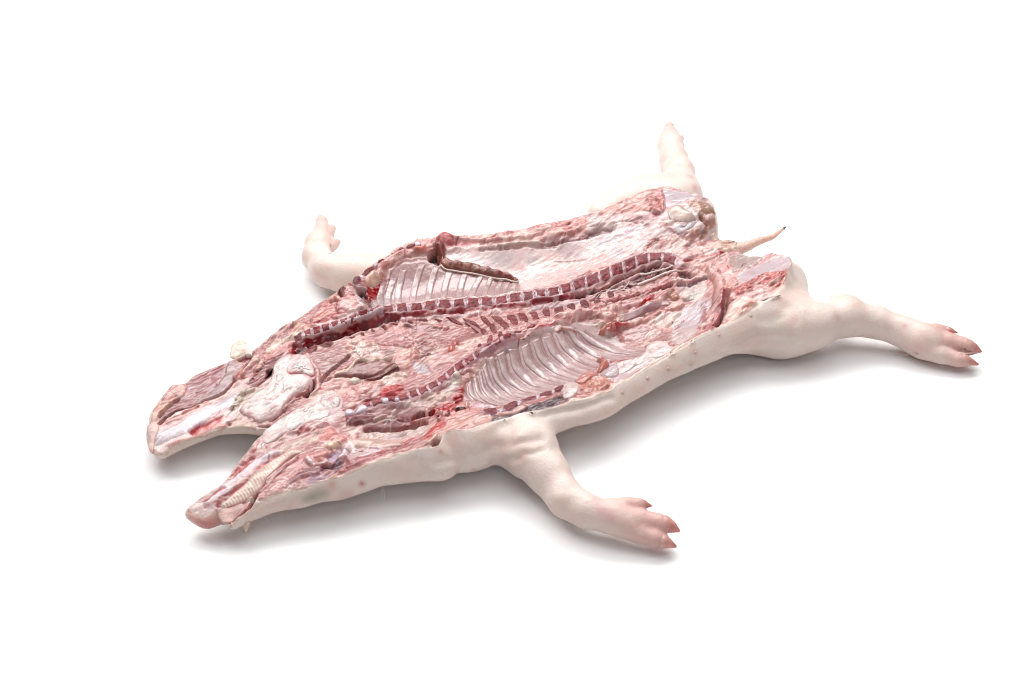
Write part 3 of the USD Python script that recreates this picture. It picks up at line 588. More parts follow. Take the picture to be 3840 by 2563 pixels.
for t_, q_, w_, c_, h_ in [('Z5', '1400,1560 1600,1490 1900,1380 2200,1270 2349,1210', 10, RB, 1), ('Z5', '1500,1530 1750,1440 2050,1320', 6, RD, -1), ('Z5', '1650,1480 1900,1400 2200,1300', 8, FATW, 1), ('Z4', '900,600 1100,480 1300,370 1500,250', 7, RB, -1),
                           ('Z4', '700,650 950,560 1150,450', 6, RD, -1), ('Z4', '820,610 1050,500 1300,350', 6, FATW, 1), ('Z6', '800,1030 1000,980 1300,880 1550,720', 9, RD, -3), ('Z6', '880,1065 1100,1000 1300,925', 7, RB, -1), ('Z6', '1400,880 1500,830 1620,770', 10, RD, -3),
                           ('Z6', '1650,640 1900,560 2150,460', 9, RD, -2), ('Z6', '1050,1085 1300,1010 1520,890', 7, RB, -1), ('Z6', '600,1120 800,1065 950,1030', 7, RB, -1), ('Z7', '640,540 560,620 400,700 250,770', 12, RB, -2), ('Z7', '60,900 250,850 420,860 620,790', 10, (150, 60, 64), -2),
                           ('Z3', '100,640 250,672 400,605 600,530', 12, RB, -1), ('Z3', '560,560 700,500 800,520', 9, RB, 1), ('Z3', '520,420 620,380 690,330', 6, RB, -1), ('Z2', '880,1005 1000,905 1180,710 1400,520', 10, (148, 92, 94), -4), ('Z2', '960,1000 1200,930 1420,800', 8, (160, 104, 106), -2),
                           ('Z2', '1000,545 900,640 700,820 560,930', 6, FATW, 1), ('Z4', '560,1000 760,985 940,950', 7, (120, 70, 74), -3), ('Z4', '100,1045 300,1005 540,975', 7, (128, 76, 80), -3), ('Z1', '700,960 950,735 1050,600', 7, (150, 112, 112), -2), ('Z3', '820,870 1000,890 1320,910', 8, (150, 100, 102), -3),
                           ('Z3', '1380,960 1560,985 1780,1000', 7, (150, 98, 98), -3), ('Z3', '1260,800 1450,870 1650,905 1900,890', 8, (156, 106, 106), -3), ('Z7', '1290,640 1400,610 1560,580 1700,540', 8, RB, -2), ('Z7', '1300,480 1420,440 1560,480', 6, RB, -1), ('Z10', '500,940 640,880 840,805', 9, RB, -1),
                           ('Z10', '720,1000 790,1080 860,1120', 8, (196, 110, 118), -2), ('Z10', '300,1240 450,1210 640,1230', 7, (160, 110, 116), -3), ('Z6', '1280,300 1400,280 1500,220', 7, (170, 110, 116), -2), ('Z4', '240,800 420,730 560,690', 9, RD, -3), ('Z4', '420,640 520,660 640,640', 9, BLD, 1)]:
    S(t_, q_, w_, c_, h_)
# bed of cartilage under the two rows of split backbone
FAR_DISC = [(1100, 1280), (1137, 1263), (1172, 1253), (1205, 1245), (1240, 1233), (1273, 1222), (1308, 1210), (1343, 1197), (1385, 1184), (1430, 1172), (1482, 1165), (1535, 1160), (1588, 1153), (1642, 1147), (1695, 1145), (1747, 1143), (1800, 1141),
            (1853, 1135), (1905, 1127), (1957, 1121), (2005, 1114), (2052, 1107), (2100, 1097), (2147, 1085), (2197, 1065), (2247, 1047), (2290, 1030), (2337, 1012), (2385, 990), (2433, 974), (2483, 974), (2535, 990)]
NEAR_DISC = [(1362, 1534), (1392, 1523), (1440, 1506), (1492, 1508), (1535, 1492), (1570, 1480), (1607, 1464), (1645, 1443), (1678, 1418), (1707, 1394), (1742, 1370), (1780, 1346), (1815, 1326), (1850, 1307), (1884, 1290), (1915, 1272)]
def bed(pts, w_, col):
    S('A', ' '.join(f'{u},{v}' for u, v in pts), w_, col, 5, mot=((LAV, .5, 'f', .9),), wob=.2, rough=.3)
S('A', ' '.join(f'{u},{v - 20}' for u, v in FAR_DISC[2:]), 13, (238, 214, 208), 3, mot=redf, rough=2)
bed(FAR_DISC[1:10], 25, (222, 198, 200))
S('A', ' '.join(f'{u + 6},{v + 21}' for u, v in FAR_DISC[:10]), 15, (150, 44, 56), -3, mot=((PINK, .5, 'f', .6),), wet=.95)
S('A', ' '.join(f'{u + 8},{v + 34}' for u, v in FAR_DISC[:11]), 12, (120, 30, 42), -4, wet=.95)
bed(FAR_DISC[9:], 48, (222, 196, 198))
S('A', ' '.join(f'{u},{v + 23}' for u, v in FAR_DISC[8:24]), 14, (190, 96, 104), 1, mot=((DEEP, .5, 'm', .6), (FATW, .6, 'f', .8)))
bed(NEAR_DISC, 40, (208, 172, 176))
# seams between the near ribs
RIBLINE = ['1080,470 1180,530 1330,590 1500,640 1700,655', '940,450 1010,550 1150,630 1350,690 1640,705', '815,470 865,560 970,660 1120,740 1330,785', '690,520 740,630 850,740 1000,830 1230,880', '555,560 600,680 710,790 860,890 1080,950',
           '425,610 455,720 545,840 690,930 960,990', '295,680 320,790 405,890 540,980 800,1030', '155,720 180,850 260,970 400,1060 650,1100', '35,790 70,930 160,1040 310,1120 520,1150', '-55,850 -15,980 70,1090 210,1180 380,1200',
           '-120,910 -85,1040 0,1140 120,1215 260,1235', '-165,980 -140,1090 -70,1180 30,1240 140,1260', '-230,1010 -215,1100 -160,1180 -80,1235 30,1262', '-300,1060 -290,1130 -240,1190 -160,1235 -70,1255']
def longer(t_):
    q_ = [tuple(map(float, a.split(','))) for a in t_.split()]
    return f'{q_[0][0] * 1.5 - q_[1][0] * .5:.0f},{q_[0][1] * 1.5 - q_[1][1] * .5:.0f} ' + t_
RIBLINE = [longer(t_) for t_ in RIBLINE]
for i_, t_ in enumerate(RIBLINE):
    S('Z8', t_, 24, (204, 172, 171), -1.6, wob=.3, a=.6)
    if i_ < 7:
        S('Z8', t_, 7, (172, 84, 98), 0, wob=.3, a=.75)
# fine relief over all of it
FINE = grain(.0007 * NZ['m'] + .0004 * NZ['f'], .004) + .0004 * NZ['fib'] + .0001 * NZ['f']
HD += FINE * np.where(ROUGH > 1, 1 + (ROUGH - 1) * .5, ROUGH)
HD = gaussian_filter(HD, 1.0) * 1.25
H = H0 + HD
# ------------------------------------------------------------------ materials
LOOKS = '/World/Looks'
UsdGeom.Scope.Define(stage, LOOKS)
MB = {}

def tissue(name, rough, bump, scale, sss=.12, coat=0.0, spec=.5, radius=(1, .35, .25), var=.10, fleck=None):
    nodes = {
        'c': ('attribute', {'attribute': 'tone'}), 'w': ('attribute', {'attribute': 'wet'}), 't': ('texture_coordinate', {}),
        'n1': ('noise_texture', {'scale': scale, 'detail': 4.0, 'roughness': .6}),
        'n2': ('noise_texture', {'scale': scale * .28, 'detail': 3.0}),
        'r1': ('map_range', {'from_min': .3, 'from_max': .7, 'to_min': 1 - var, 'to_max': 1 + var}),
        'mul': ('mix_color', {'blend_type': 'multiply', 'fac': 1.0, 'use_clamp': False, 'use_clamp_result': False}),
        'cc': ('combine_color', {}),
        'ro': ('map_range', {'from_min': 0.0, 'from_max': 1.0, 'to_min': rough + .2, 'to_max': rough - .16}),
        'ro2': ('math', {'math_type': 'multiply_add', 'value2': .25, 'value3': -.12}),
        'ro3': ('math', {'math_type': 'add', 'use_clamp': True}),
        'hh': ('math', {'math_type': 'multiply_add', 'value2': 2.2}),
        'b': ('bump', {'strength': bump, 'distance': .0012}),
        'p': ('principled_bsdf', {'subsurface_weight': sss, 'subsurface_scale': .006, 'subsurface_radius': radius, 'specular_ior_level': spec,
                                  'coat_weight': coat, 'coat_roughness': .12})}
    links = [('t.object', 'n1.vector'), ('t.object', 'n2.vector'), ('n1.fac', 'r1.value'), ('r1.result', 'cc.r'), ('r1.result', 'cc.g'), ('r1.result', 'cc.b'),
             ('c.color', 'mul.a'), ('cc.color', 'mul.b'), ('mul.result', 'p.base_color'), ('w.fac', 'ro.value'), ('n2.fac', 'ro2.value1'), ('ro.result', 'ro3.value1'),
             ('ro2.value', 'ro3.value2'), ('ro3.value', 'p.roughness'), ('n2.fac', 'hh.value1'), ('n1.fac', 'hh.value3'), ('hh.value', 'b.height'), ('b.normal', 'p.normal')]
    MB[name] = usdkit.material(stage, f'{LOOKS}/{name}', nodes, links, surface='p.BSDF')

tissue('flesh', .33, .36, 520, sss=.08, coat=.45, var=.14)
tissue('bone', .46, .6, 800, sss=.05, coat=.10, var=.28)
tissue('membrane', .30, .18, 300, sss=.15, coat=.35)
tissue('brain_tissue', .46, .5, 520, sss=.12, coat=.06, var=.10)
tissue('skin', .44, .30, 1100, sss=.18, coat=.10, radius=(1, .45, .3), var=.05)
tissue('horn', .38, .2, 500, sss=.1, coat=.1, var=.06)
MB['table'] = usdkit.material(stage, f'{LOOKS}/table', {
    't': ('texture_coordinate', {}), 'n': ('noise_texture', {'scale': 3.0, 'detail': 4.0}), 'r': ('map_range', {'from_min': .3, 'from_max': .7, 'to_min': .40, 'to_max': .46}),
    'p': ('principled_bsdf', {'base_color': (.86, .86, .865), 'specular_ior_level': .3})},
    [('t.object', 'n.vector'), ('n.fac', 'r.value'), ('r.result', 'p.roughness')], surface='p.BSDF')

counts = {}
def numbered(name, parent):
    k = (parent, name)
    counts[k] = counts.get(k, 0) + 1
    return name if counts[k] == 1 else f'{name}_{counts[k] - 1:03d}'

def put(name, v, f, mat, tone=None, wet=.5, parent='/World/pig_carcass', label=None, smooth=True):
    path = f'{parent}/{numbered(name, parent)}'
    m = usdkit.mesh(stage, path, (np.asarray(v), np.asarray(f)), MB[mat], smooth=smooth)
    pv = UsdGeom.PrimvarsAPI(m)
    n = len(v)
    if tone is not None:
        tone = np.clip(np.broadcast_to(np.asarray(tone, float), (n, 3)), 0, 1)
        tone = tone * .75 if mat in ('skin', 'horn') else tone ** 1.25 * .72 if mat == 'brain_tissue' else tone ** 1.55 * .70 * (1.0, .985, 1.02)
        pv.CreatePrimvar('tone', Sdf.ValueTypeNames.Color3fArray, 'vertex').Set(Vt.Vec3fArray.FromNumpy(np.clip(tone, 0, 1).astype(np.float32)))
        pv.CreatePrimvar('wet', Sdf.ValueTypeNames.FloatArray, 'vertex').Set(Vt.FloatArray.FromNumpy(np.broadcast_to(np.asarray(wet, float), (n,)).astype(np.float32)))
    if label:
        m.GetPrim().SetCustomDataByKey('label', label)
    return path

def pixels(p):
    """Where the camera sees a point, in photograph pixels, and how far away it is."""
    d = p - EYE
    z = d @ FWD
    k = FOCAL / APER * 3840
    return np.stack([1920 + k * (d @ RIGHT) / z, 1281.5 - k * (d @ UPV) / z], -1), z

# ------------------------------------------------------------------ the table
g = np.linspace(-6, 6, 13)
tv = np.array([(x, y, 0) for x in g for y in g])
tf = np.array([(i * 13 + j, (i + 1) * 13 + j, (i + 1) * 13 + j + 1, i * 13 + j + 1) for i in range(12) for j in range(12)])
p_ = usdkit.mesh(stage, '/World/table_top', (tv, tf), MB['table']).GetPrim()
for k_, v_ in (('kind', 'structure'), ('label', 'seamless white studio table under the carcass'), ('category', 'table')):
    p_.SetCustomDataByKey(k_, v_)

car = UsdGeom.Xform.Define(stage, '/World/pig_carcass')
car.GetPrim().SetCustomDataByKey('label', 'whole pig carcass split open on its back, spine, ribs and halved head exposed')
car.GetPrim().SetCustomDataByKey('category', 'pig carcass')

# ------------------------------------------------------------------ body: skin, legs and flesh as one surface
def find(u, v):
    return int(np.argmin(np.hypot(RIM[:, 0] - u, RIM[:, 1] - v)))
keys = [(552, 1600, .022, .006), (850, 1357, .03, .010), (1130, 1185, .03, .014), (1370, 1003, .03, .012), (1665, 873, .03, .010), (2175, 810, .03, .016), (2328, 752, .03, .020), (2483, 697, .03, .02),
        (2665, 750, .03, .012), (2690, 845, .03, .004), (2717, 902, .04, .004), (2780, 950, .04, .004), (2967, 960, .03, .012), (2950, 1040, .03, .014), (2833, 1153, .034, .028), (2667, 1240, .04, .026), (2490, 1340, .045, .020),
        (2333, 1433, .045, .018), (2133, 1512, .045, .022), (1917, 1565, .03, .030), (1767, 1610, .024, .032), (1640, 1668, .026, .026), (1433, 1726, .03, .014), (1200, 1805, .028, .012), (1010, 1868, .026, .008),
        (862, 1970, .024, .003), (900, 1912, .02, .003), (815, 1925, .008, .010), (720, 1928, .018, .006), (777, 1848, .028, .005), (890, 1737, .034, .004), (1005, 1607, .04, .002), (833, 1612, .038, .003), (640, 1682, .026, .003), (556, 1650, .02, .004)]
ki = np.array([find(u, v) for u, v, _, _ in keys])
o_ = np.argsort(ki)
kz, ko = np.array([k[2] for k in keys])[o_], np.array([k[3] for k in keys])[o_]
ki = ki[o_]
tree = cKDTree(rim3[:, :2])
rp = smooth_path(np.vstack([rim3, rim3[:1]]), 1500)[:-1]
seg = np.r_[0, np.cumsum(np.linalg.norm(np.diff(np.vstack([rim3, rim3[:1]]), axis=0), axis=1))]
par = np.interp(np.linspace(0, seg[-1], 1500)[:-1], seg, np.arange(len(seg)))
ZBr, OBr = np.interp(par, ki, kz), np.interp(par, ki, ko)
V = .004
bx, by, bz = np.arange(-.66, .86, V), np.arange(-.50, .87, V), np.arange(-.012, .19, V)
BX, BY = np.meshgrid(bx, by, indexing='ij')
dk, ik = cKDTree(rp[:, :2]).query(np.column_stack([BX.ravel(), BY.ravel()]), k=60)
wk = np.exp(-(dk - dk[:, :1]) / .012)
wk /= wk.sum(1, keepdims=True)
ZB = (ZBr[ik] * wk).sum(1).reshape(BX.shape)
OB = (OBr[ik] * wk).sum(1).reshape(BX.shape)
ZR = (rp[ik, 2] * wk).sum(1).reshape(BX.shape)
plan = np.stack([BX, BY], -1)
DB = sample(DIN, plan)
out_of_grid = (BX < X0) | (BX > X1 - CELL) | (BY < Y0) | (BY > Y1 - CELL)
DB = np.where(out_of_grid, -dk[:, 0].reshape(BX.shape), DB)
wz = np.clip((DB + .010) / .008, 0, 1)
TB = np.where(out_of_grid, ZR, wz * sample(H0, plan) + (1 - wz) * ZR)
TB = TB + 2.2 * np.maximum(0, -DB - .0015)
SB = np.clip(DB / .12, 0, 1)
BB = np.maximum(ZB * (1 - SB * SB * (3 - 2 * SB)), .0015)
Z3 = bz[None, None, :]
def smax(a, b, k):
    h = np.clip(.5 + .5 * (a - b) / k, 0, 1)
    return b + (a - b) * h + k * h * (1 - h)
def smin(a, b, k):
    return -smax(-a, -b, k)
tt = np.clip((Z3 - ZB[..., None]) / np.maximum(ZR - ZB, .01)[..., None], 0, 1)
side = -DB[..., None] - OB[..., None] * (1 - np.abs(1.55 * tt - .55) ** 1.7) * 1.05
F = smax(side, BB[..., None] - Z3, .022)

def chain(F, pts, k):
    q = [(at(u, v, z), r) for u, v, z, r in pts]
    P3 = None
    for (a, ra), (b, rb) in zip(q[:-1], q[1:]):
        lo, hi = np.minimum(a - ra, b - rb) - .07, np.maximum(a + ra, b + rb) + .07
        i0, i1 = np.searchsorted(bx, [lo[0], hi[0]])
        j0, j1 = np.searchsorted(by, [lo[1], hi[1]])
        X, Y, Z = bx[i0:i1, None, None], by[None, j0:j1, None], bz[None, None, :]
        ab = b - a
        t = np.clip(((X - a[0]) * ab[0] + (Y - a[1]) * ab[1] + (Z - a[2]) * ab[2]) / (ab @ ab), 0, 1)
        d = np.sqrt((X - a[0] - t * ab[0]) ** 2 + (Y - a[1] - t * ab[1]) ** 2 + (Z - a[2] - t * ab[2]) ** 2) - (ra + (rb - ra) * t)
        F[i0:i1, j0:j1] = smin(F[i0:i1, j0:j1], d, k)
LEGS = {
    'near_fore': [(1900, 1606, 0.055, 0.0450), (1985, 1686, 0.055, 0.0414), (2055, 1781, 0.052, 0.0294), (2125, 1874, 0.05, 0.0240), (2205, 1918, 0.049, 0.0213), (2300, 1944, 0.047, 0.0197), (2370, 1966, 0.044, 0.0193)],
    'near_hind': [(2760, 1172, 0.065, 0.0551), (2880, 1197, 0.064, 0.0494), (2985, 1217, 0.062, 0.0399), (3075, 1217, 0.06, 0.0323), (3172, 1192, 0.058, 0.0304), (3285, 1208, 0.054, 0.0242), (3385, 1245, 0.048, 0.0242), (3455, 1277, 0.043, 0.0256), (3500, 1289, 0.04, 0.0238)],
    'near_hock': [(3165, 1165, .06, .022), (3145, 1130, .06, .0165)],
    'far_fore': [(1400, 1030, 0.05, 0.0387), (1310, 1030, 0.047, 0.0344), (1225, 1012, 0.045, 0.0284), (1188, 968, 0.043, 0.0241), (1192, 915, 0.042, 0.0202), (1205, 880, 0.042, 0.0181)],
    'far_hind': [(2490, 760, .060, .046), (2545, 700, .058, .033), (2547, 648, .060, .028), (2525, 595, .060, .025), (2516, 550, .062, .0245), (2512, 515, .063, .021)],
    'far_ham': [(2255, 805, .050, .028), (2330, 765, .052, .031), (2430, 735, .056, .036), (2560, 745, .055, .042)],
    'near_ham': [(2780, 1150, .045, .040), (2905, 1090, .048, .042), (2940, 1066, .056, .033), (2985, 1165, .062, .032)],
    'near_stifle': [(2800, 1240, .058, .035), (2930, 1262, .046, .032), (3030, 1240, .055, .030)],
}
LOWER = {'nf': .011, 'nh': .008}
for k_, i0_, d_ in (('near_fore', 3, .011), ('near_hind', 6, .008)):
    LEGS[k_] = [(u, v, z - d_ * min(1, max(0, (i - i0_ + 2) / 2)), r) for i, (u, v, z, r) in enumerate(LEGS[k_])]
for k_ in LEGS:
    chain(F, LEGS[k_], .028 if 'ham' in k_ or 'hock' in k_ or 'stifle' in k_ else .022)
TOES = {  # root .. tip of each toe: skin part; the horn is a part of its own
    'nf1': [(2330, 1944, .048, .0190), (2400, 1950, .047, .0180), (2465, 1963, .045, .0160), (2490, 1970, .044, .0138)],
    'nf2': [(2330, 1972, .040, .0180), (2400, 1998, .037, .0165), (2455, 2018, .034, .0145), (2484, 2029, .032, .0118)],
    'nf3': [(2290, 1905, .056, .0150), (2355, 1893, .060, .0118), (2402, 1893, .062, .0100)],
    'nh1': [(3470, 1270, .046, .020), (3550, 1284, .044, .0185), (3610, 1296, .042, .0165), (3632, 1302, .041, .014)],
    'nh2': [(3460, 1304, .037, .0195), (3530, 1332, .033, .0168), (3590, 1350, .030, .0138), (3618, 1355, .029, .0112)],
    'nh3': [(3450, 1240, .055, .013), (3510, 1236, .056, .0105), (3545, 1238, .056, .008)],
    'ff1': [(1202, 895, .044, .0185), (1207, 862, .046, .0175), (1206, 836, .048, .013)],
    'ff2': [(1215, 905, .040, .016), (1232, 880, .042, .0125), (1245, 860, .044, .009)],
    'ff3': [(1228, 930, .036, .014), (1250, 915, .036, .0125), (1262, 910, .036, .009)],
    'fh1': [(2512, 530, .064, .0205), (2512, 500, .066, .0165), (2511, 478, .068, .012)],
    'fh2': [(2535, 560, .058, .0145), (2548, 535, .058, .010), (2554, 522, .058, .007)],
    'fh3': [(2500, 540, .05, .018), (2500, 508, .045, .016), (2502, 490, .042, .012)],
}
for k_ in TOES:
    TOES[k_] = [(u, v, z - LOWER.get(k_[:2], 0), r) for u, v, z, r in TOES[k_]]
    chain(F, [(u, v, z, r * (.92 if i else 1)) for i, (u, v, z, r) in enumerate(TOES[k_])], .0035)
F = smax(F, Z3 - TB[..., None], .004)
F = np.maximum(F, .0012 - Z3)
del side, tt

def surface_nets(F, org, h):
    s = F < 0
    nx, ny, nz = F.shape
    c = [(i, j, k) for i in (0, 1) for j in (0, 1) for k in (0, 1)]
    n = sum(s[i:nx - 1 + i, j:ny - 1 + j, k:nz - 1 + k].astype(np.int8) for i, j, k in c)
    act = (n > 0) & (n < 8)
    idx = np.full(act.shape, -1)
    cells = np.argwhere(act)
    idx[act] = np.arange(len(cells))
    acc, cnt = np.zeros((len(cells), 3)), np.zeros(len(cells))
    for a in range(3):
        for q in (0, 1):
            for r in (0, 1):
                o = [0, 0, 0]
                o[(a + 1) % 3], o[(a + 2) % 3] = q, r
                o2 = list(o)
                o2[a] = 1
                fa, fb = F[tuple((cells + o).T)], F[tuple((cells + o2).T)]
                m = (fa < 0) != (fb < 0)
                t = fa[m] / (fa[m] - fb[m])
                p = np.tile(np.array(o, float), (m.sum(), 1))
                p[:, a] = t
                acc[m] += p
                cnt[m] += 1
    v = (cells + acc / cnt[:, None]) * h + org
    quads = []
    for a in range(3):
        b, c2 = (a + 1) % 3, (a + 2) % 3
        sl0, sl1 = [slice(1, -1)] * 3, [slice(1, -1)] * 3
        sl0[a], sl1[a] = slice(0, -1), slice(1, None)
        ch = s[tuple(sl0)] != s[tuple(sl1)]
        e = np.argwhere(ch)
        off = np.array([1, 1, 1])
        off[a] = 0
        e = e + off
        inn = s[tuple(e.T)]
        eb, ec = np.eye(3, dtype=int)[b], np.eye(3, dtype=int)[c2]
        q = np.stack([idx[tuple((e - eb - ec).T)], idx[tuple((e - ec).T)], idx[tuple(e.T)], idx[tuple((e - eb).T)]], 1)
        q[~inn] = q[~inn][:, ::-1]
        quads.append(q)
    q = np.vstack(quads)
    return v, np.vstack([q[:, [0, 1, 2]], q[:, [0, 2, 3]]])

bv, bf = surface_nets(F, np.array([bx[0], by[0], bz[0]]), V)
del F
tm = trimesh.Trimesh(bv, bf, process=False)
trimesh.smoothing.filter_taubin(tm, lamb=.5, nu=.52, iterations=6)
bv, bf = np.array(tm.vertices), np.array(tm.faces)
# finer triangles where flesh is cut open (the band just outside keeps its straight edges, so nothing gaps)
for margin in (.012, .004):
    c_ = bv[bf].mean(1)
    sel = np.where((sample(DIN, c_[:, :2]) > -margin) & (c_[:, 2] > sample(H0, c_[:, :2]) - .02))[0]
    bv, bf = trimesh.remesh.subdivide(bv, bf, face_index=sel)
bd = sample(DIN, bv[:, :2])
bd[(bv[:, 0] < X0) | (bv[:, 0] > X1) | (bv[:, 1] < Y0) | (bv[:, 1] > Y1)] = -1
top = (bd > -.001) & (bv[:, 2] > sample(H0, bv[:, :2]) - .008)
ramp = np.clip((bd + .0005) / .005, 0, 1)
bv[top, 2] += (sample(H, bv[top, :2]) - bv[top, 2]) * ramp[top]
bv[:, 2] = np.maximum(bv[:, 2], .001)
flesh = top & (bd > .0006 + .0012 * sample(NZ['m'], bv[:, :2]))

# skin colour: pale, a little rosier at the feet and where the cut edge is near
SK = lin((246, 225, 216))
rng = np.random.default_rng(5)
def noise3(p, s, seed):
    r = np.random.default_rng(seed)
    d = r.standard_normal((24, 3))
    ph = r.uniform(0, 6.28, 24)
    fr = r.uniform(.6, 1.6, 24) / s
    out = np.zeros(len(p))
    for i in range(24):
        out += np.sin(p @ (d[i] / np.linalg.norm(d[i]) * fr[i] * 6.28) + ph[i])
    return out / math.sqrt(12)
tone = np.tile(SK, (len(bv), 1))
n1, n2 = noise3(bv, .10, 1), noise3(bv, .03, 2)
def blend(m, c, w_):
    tone[m] += np.clip(w_, 0, 1)[..., None] * (lin(c) - tone[m]) if np.ndim(w_) else w_ * (lin(c) - tone[m])
every = np.ones(len(bv), bool)
blend(every, (240, 204, 192), np.clip(n1 * .3 + .1 * noise3(bv, .012, 7), 0, .5))
blend(every, (238, 228, 214), np.clip(-n2 * .25, 0, .4))
blend(every, (214, 176, 170), np.clip((noise3(bv, .05, 8) * noise3(bv, .006, 9) - .9) * .12, 0, .25))
PX, DEPTH = pixels(bv)
vis_order = cKDTree(PX)
def hit(u, v, r=5):
    i = vis_order.query_ball_point([u, v], r)
    while not i:
        r *= 1.6
        i = vis_order.query_ball_point([u, v], r)
    i = np.array(i)
    return bv[i[np.argmin(DEPTH[i])]]
def spot(u, v, r, c, a=.8, stretch=None):
    p = hit(u, v)
    d = np.linalg.norm(bv - p, axis=1)
    m = d < r * 2.5
    tone[m] += (a * np.exp(-(d[m] / r) ** 2))[:, None] * (lin(c) - tone[m])
for t_ in TOES:
    tip = at(*TOES[t_][-1][:3])
    d = np.linalg.norm(bv - tip, axis=1)
    m = d < .09
    strong = .75 if t_[0] == 'n' else .45
    tone[m] += (strong * np.exp(-(d[m] / .035) ** 2))[:, None] * (lin((228, 172, 164)) - tone[m])
for u, v, r, c, a in [(2260, 1905, .012, (226, 178, 176), .7), (2290, 1930, .010, (226, 176, 176), .6), (2090, 1790, .012, (228, 190, 186), .5), (2130, 1820, .010, (226, 186, 182), .5), (2240, 1870, .010, (220, 165, 168), .5),
                      (2420, 1890, .008, (230, 180, 175), .5), (3140, 1187, .008, (222, 176, 176), .6), (3330, 1225, .009, (226, 192, 188), .5), (3390, 1222, .004, (205, 160, 150), .7), (3440, 1310, .012, (226, 180, 176), .6),
                      (3400, 1290, .012, (230, 190, 184), .5), (3470, 1260, .014, (228, 184, 176), .6), (1357, 1813, .0045, (196, 96, 96), .9), (1177, 1868, .010, (150, 140, 118), .6), (1210, 1860, .012, (165, 152, 132), .6),
                      (1150, 1876, .009, (170, 158, 138), .6), (1290, 1862, .010, (214, 172, 160), .6), (1320, 1856, .008, (214, 176, 164), .5), (1250, 1815, .007, (228, 160, 148), .7), (1700, 1650, .018, (236, 190, 180), .6),
                      (1780, 1770, .005, (214, 160, 146), .7), (1655, 1690, .004, (214, 140, 130), .7), (1630, 1665, .012, (234, 190, 178), .6), (2543, 615, .008, (226, 190, 190), .6), (2590, 660, .007, (226, 170, 172), .7), (2610, 700, .008, (226, 170, 172), .7),
                      (1240, 935, .0035, (180, 60, 62), .95), (1243, 920, .003, (190, 70, 70), .9), (1241, 948, .003, (176, 58, 60), .9), (770, 1955, .012, (214, 140, 136), .7), (800, 1968, .012, (206, 128, 126), .8), (860, 1940, .014, (206, 150, 144), .7), (820, 1940, .012, (214, 160, 152), .7),
                      (745, 1950, .014, (222, 150, 146), .7), (785, 1972, .016, (208, 128, 126), .7), (720, 1925, .012, (234, 180, 172), .6), (570, 1690, .010, (236, 196, 186), .5), (680, 1668, .009, (236, 204, 196), .5), (2700, 1290, .016, (238, 206, 198), .6), (2800, 1240, .016, (238, 208, 200), .5), (2380, 1935, .0035, (205, 186, 160), .8), (2391, 1958, .003, (205, 186, 160), .8)]:
    spot(u, v, r, c, a)
TEATS = [(2698, 1252), (2607, 1323), (2510, 1383), (2817, 1182), (2593, 1367), (2433, 1421), (2338, 1475), (2540, 1340), (2665, 1330)][:7]
for u, v in TEATS:
    spot(u, v, .0055, (224, 184, 172), .7)
near_cut = ~flesh & (bd > -.006)
tone[near_cut] += (.35 * np.clip(1 + bd[near_cut] / .006, 0, 1))[:, None] * (lin((242, 212, 196)) - tone[near_cut])
wet = np.full(len(bv), .45)
fl = sample(COL, bv[flesh, :2])
tone[flesh] = fl
wet[flesh] = sample(WET, bv[flesh, :2])
rimline = flesh & (bd < .0035)
tone[rimline] += .6 * (lin((242, 220, 206)) - tone[rimline])
# skin folds at the shoulder and flank
fold = np.zeros(len(bv))
def crease(pts, w_, h):
    p = np.array([hit(u, v) for u, v in smooth_path(pts, 14)])
    lo, hi = p.min(0) - .03, p.max(0) + .03
    m = np.all((bv > lo) & (bv < hi), axis=1)
    d = np.full(m.sum(), 9.)
    for a, b in zip(p[:-1], p[1:]):
        ab = b - a
        t = np.clip(((bv[m] - a) @ ab) / max(ab @ ab, 1e-12), 0, 1)
        d = np.minimum(d, np.linalg.norm(bv[m] - a - t[:, None] * ab, axis=1))
    fold[m] += h * np.exp(-(d / w_) ** 2)
for pts, w_, h in [([(1640, 1735), (1780, 1700), (1920, 1660), (2020, 1650)], .008, -.004), ([(1700, 1712), (1850, 1680), (1960, 1640)], .007, .0025), ([(1850, 1740), (1930, 1715), (2030, 1690)], .005, -.0025), ([(1820, 1770), (1880, 1745), (1950, 1725)], .004, -.002),
                   ([(2010, 1585), (2050, 1610), (2060, 1650)], .012, .003), ([(1900, 1600), (1910, 1640), (1890, 1680)], .014, -.003), ([(2000, 1560), (2150, 1535), (2300, 1495)], .006, -.0025), ([(2780, 1290), (2860, 1255), (2960, 1260)], .008, -.004),
                   ([(2860, 1205), (2930, 1180), (2950, 1150)], .012, -.003), ([(3000, 1270), (2960, 1230), (2940, 1180)], .012, .003), ([(2700, 1330), (2800, 1310), (2920, 1308)], .005, .0025), ([(2500, 1962), (2512, 1985), (2515, 2000)], .002, -.001),
                   ([(3610, 1275), (3615, 1300), (3612, 1315)], .002, -.001), ([(2020, 1880), (2100, 1860), (2180, 1840)], .01, .0012), ([(1430, 1790), (1435, 1830)], .012, -.002), ([(1560, 1740), (1590, 1780)], .012, -.0025), ([(3290, 1170), (3292, 1230)], .003, -.0006)]:
    crease(pts, w_, h)
skinv = ~flesh
nrm = np.array(trimesh.Trimesh(bv, bf, process=False).vertex_normals)
amt = (fold + .00015 * n2 + .0006 * n1) * np.clip(-bd / .006 + .2, 0, 1) * skinv
bv = bv + nrm * amt[:, None]
bv[:, 2] = np.maximum(bv[:, 2], .001)
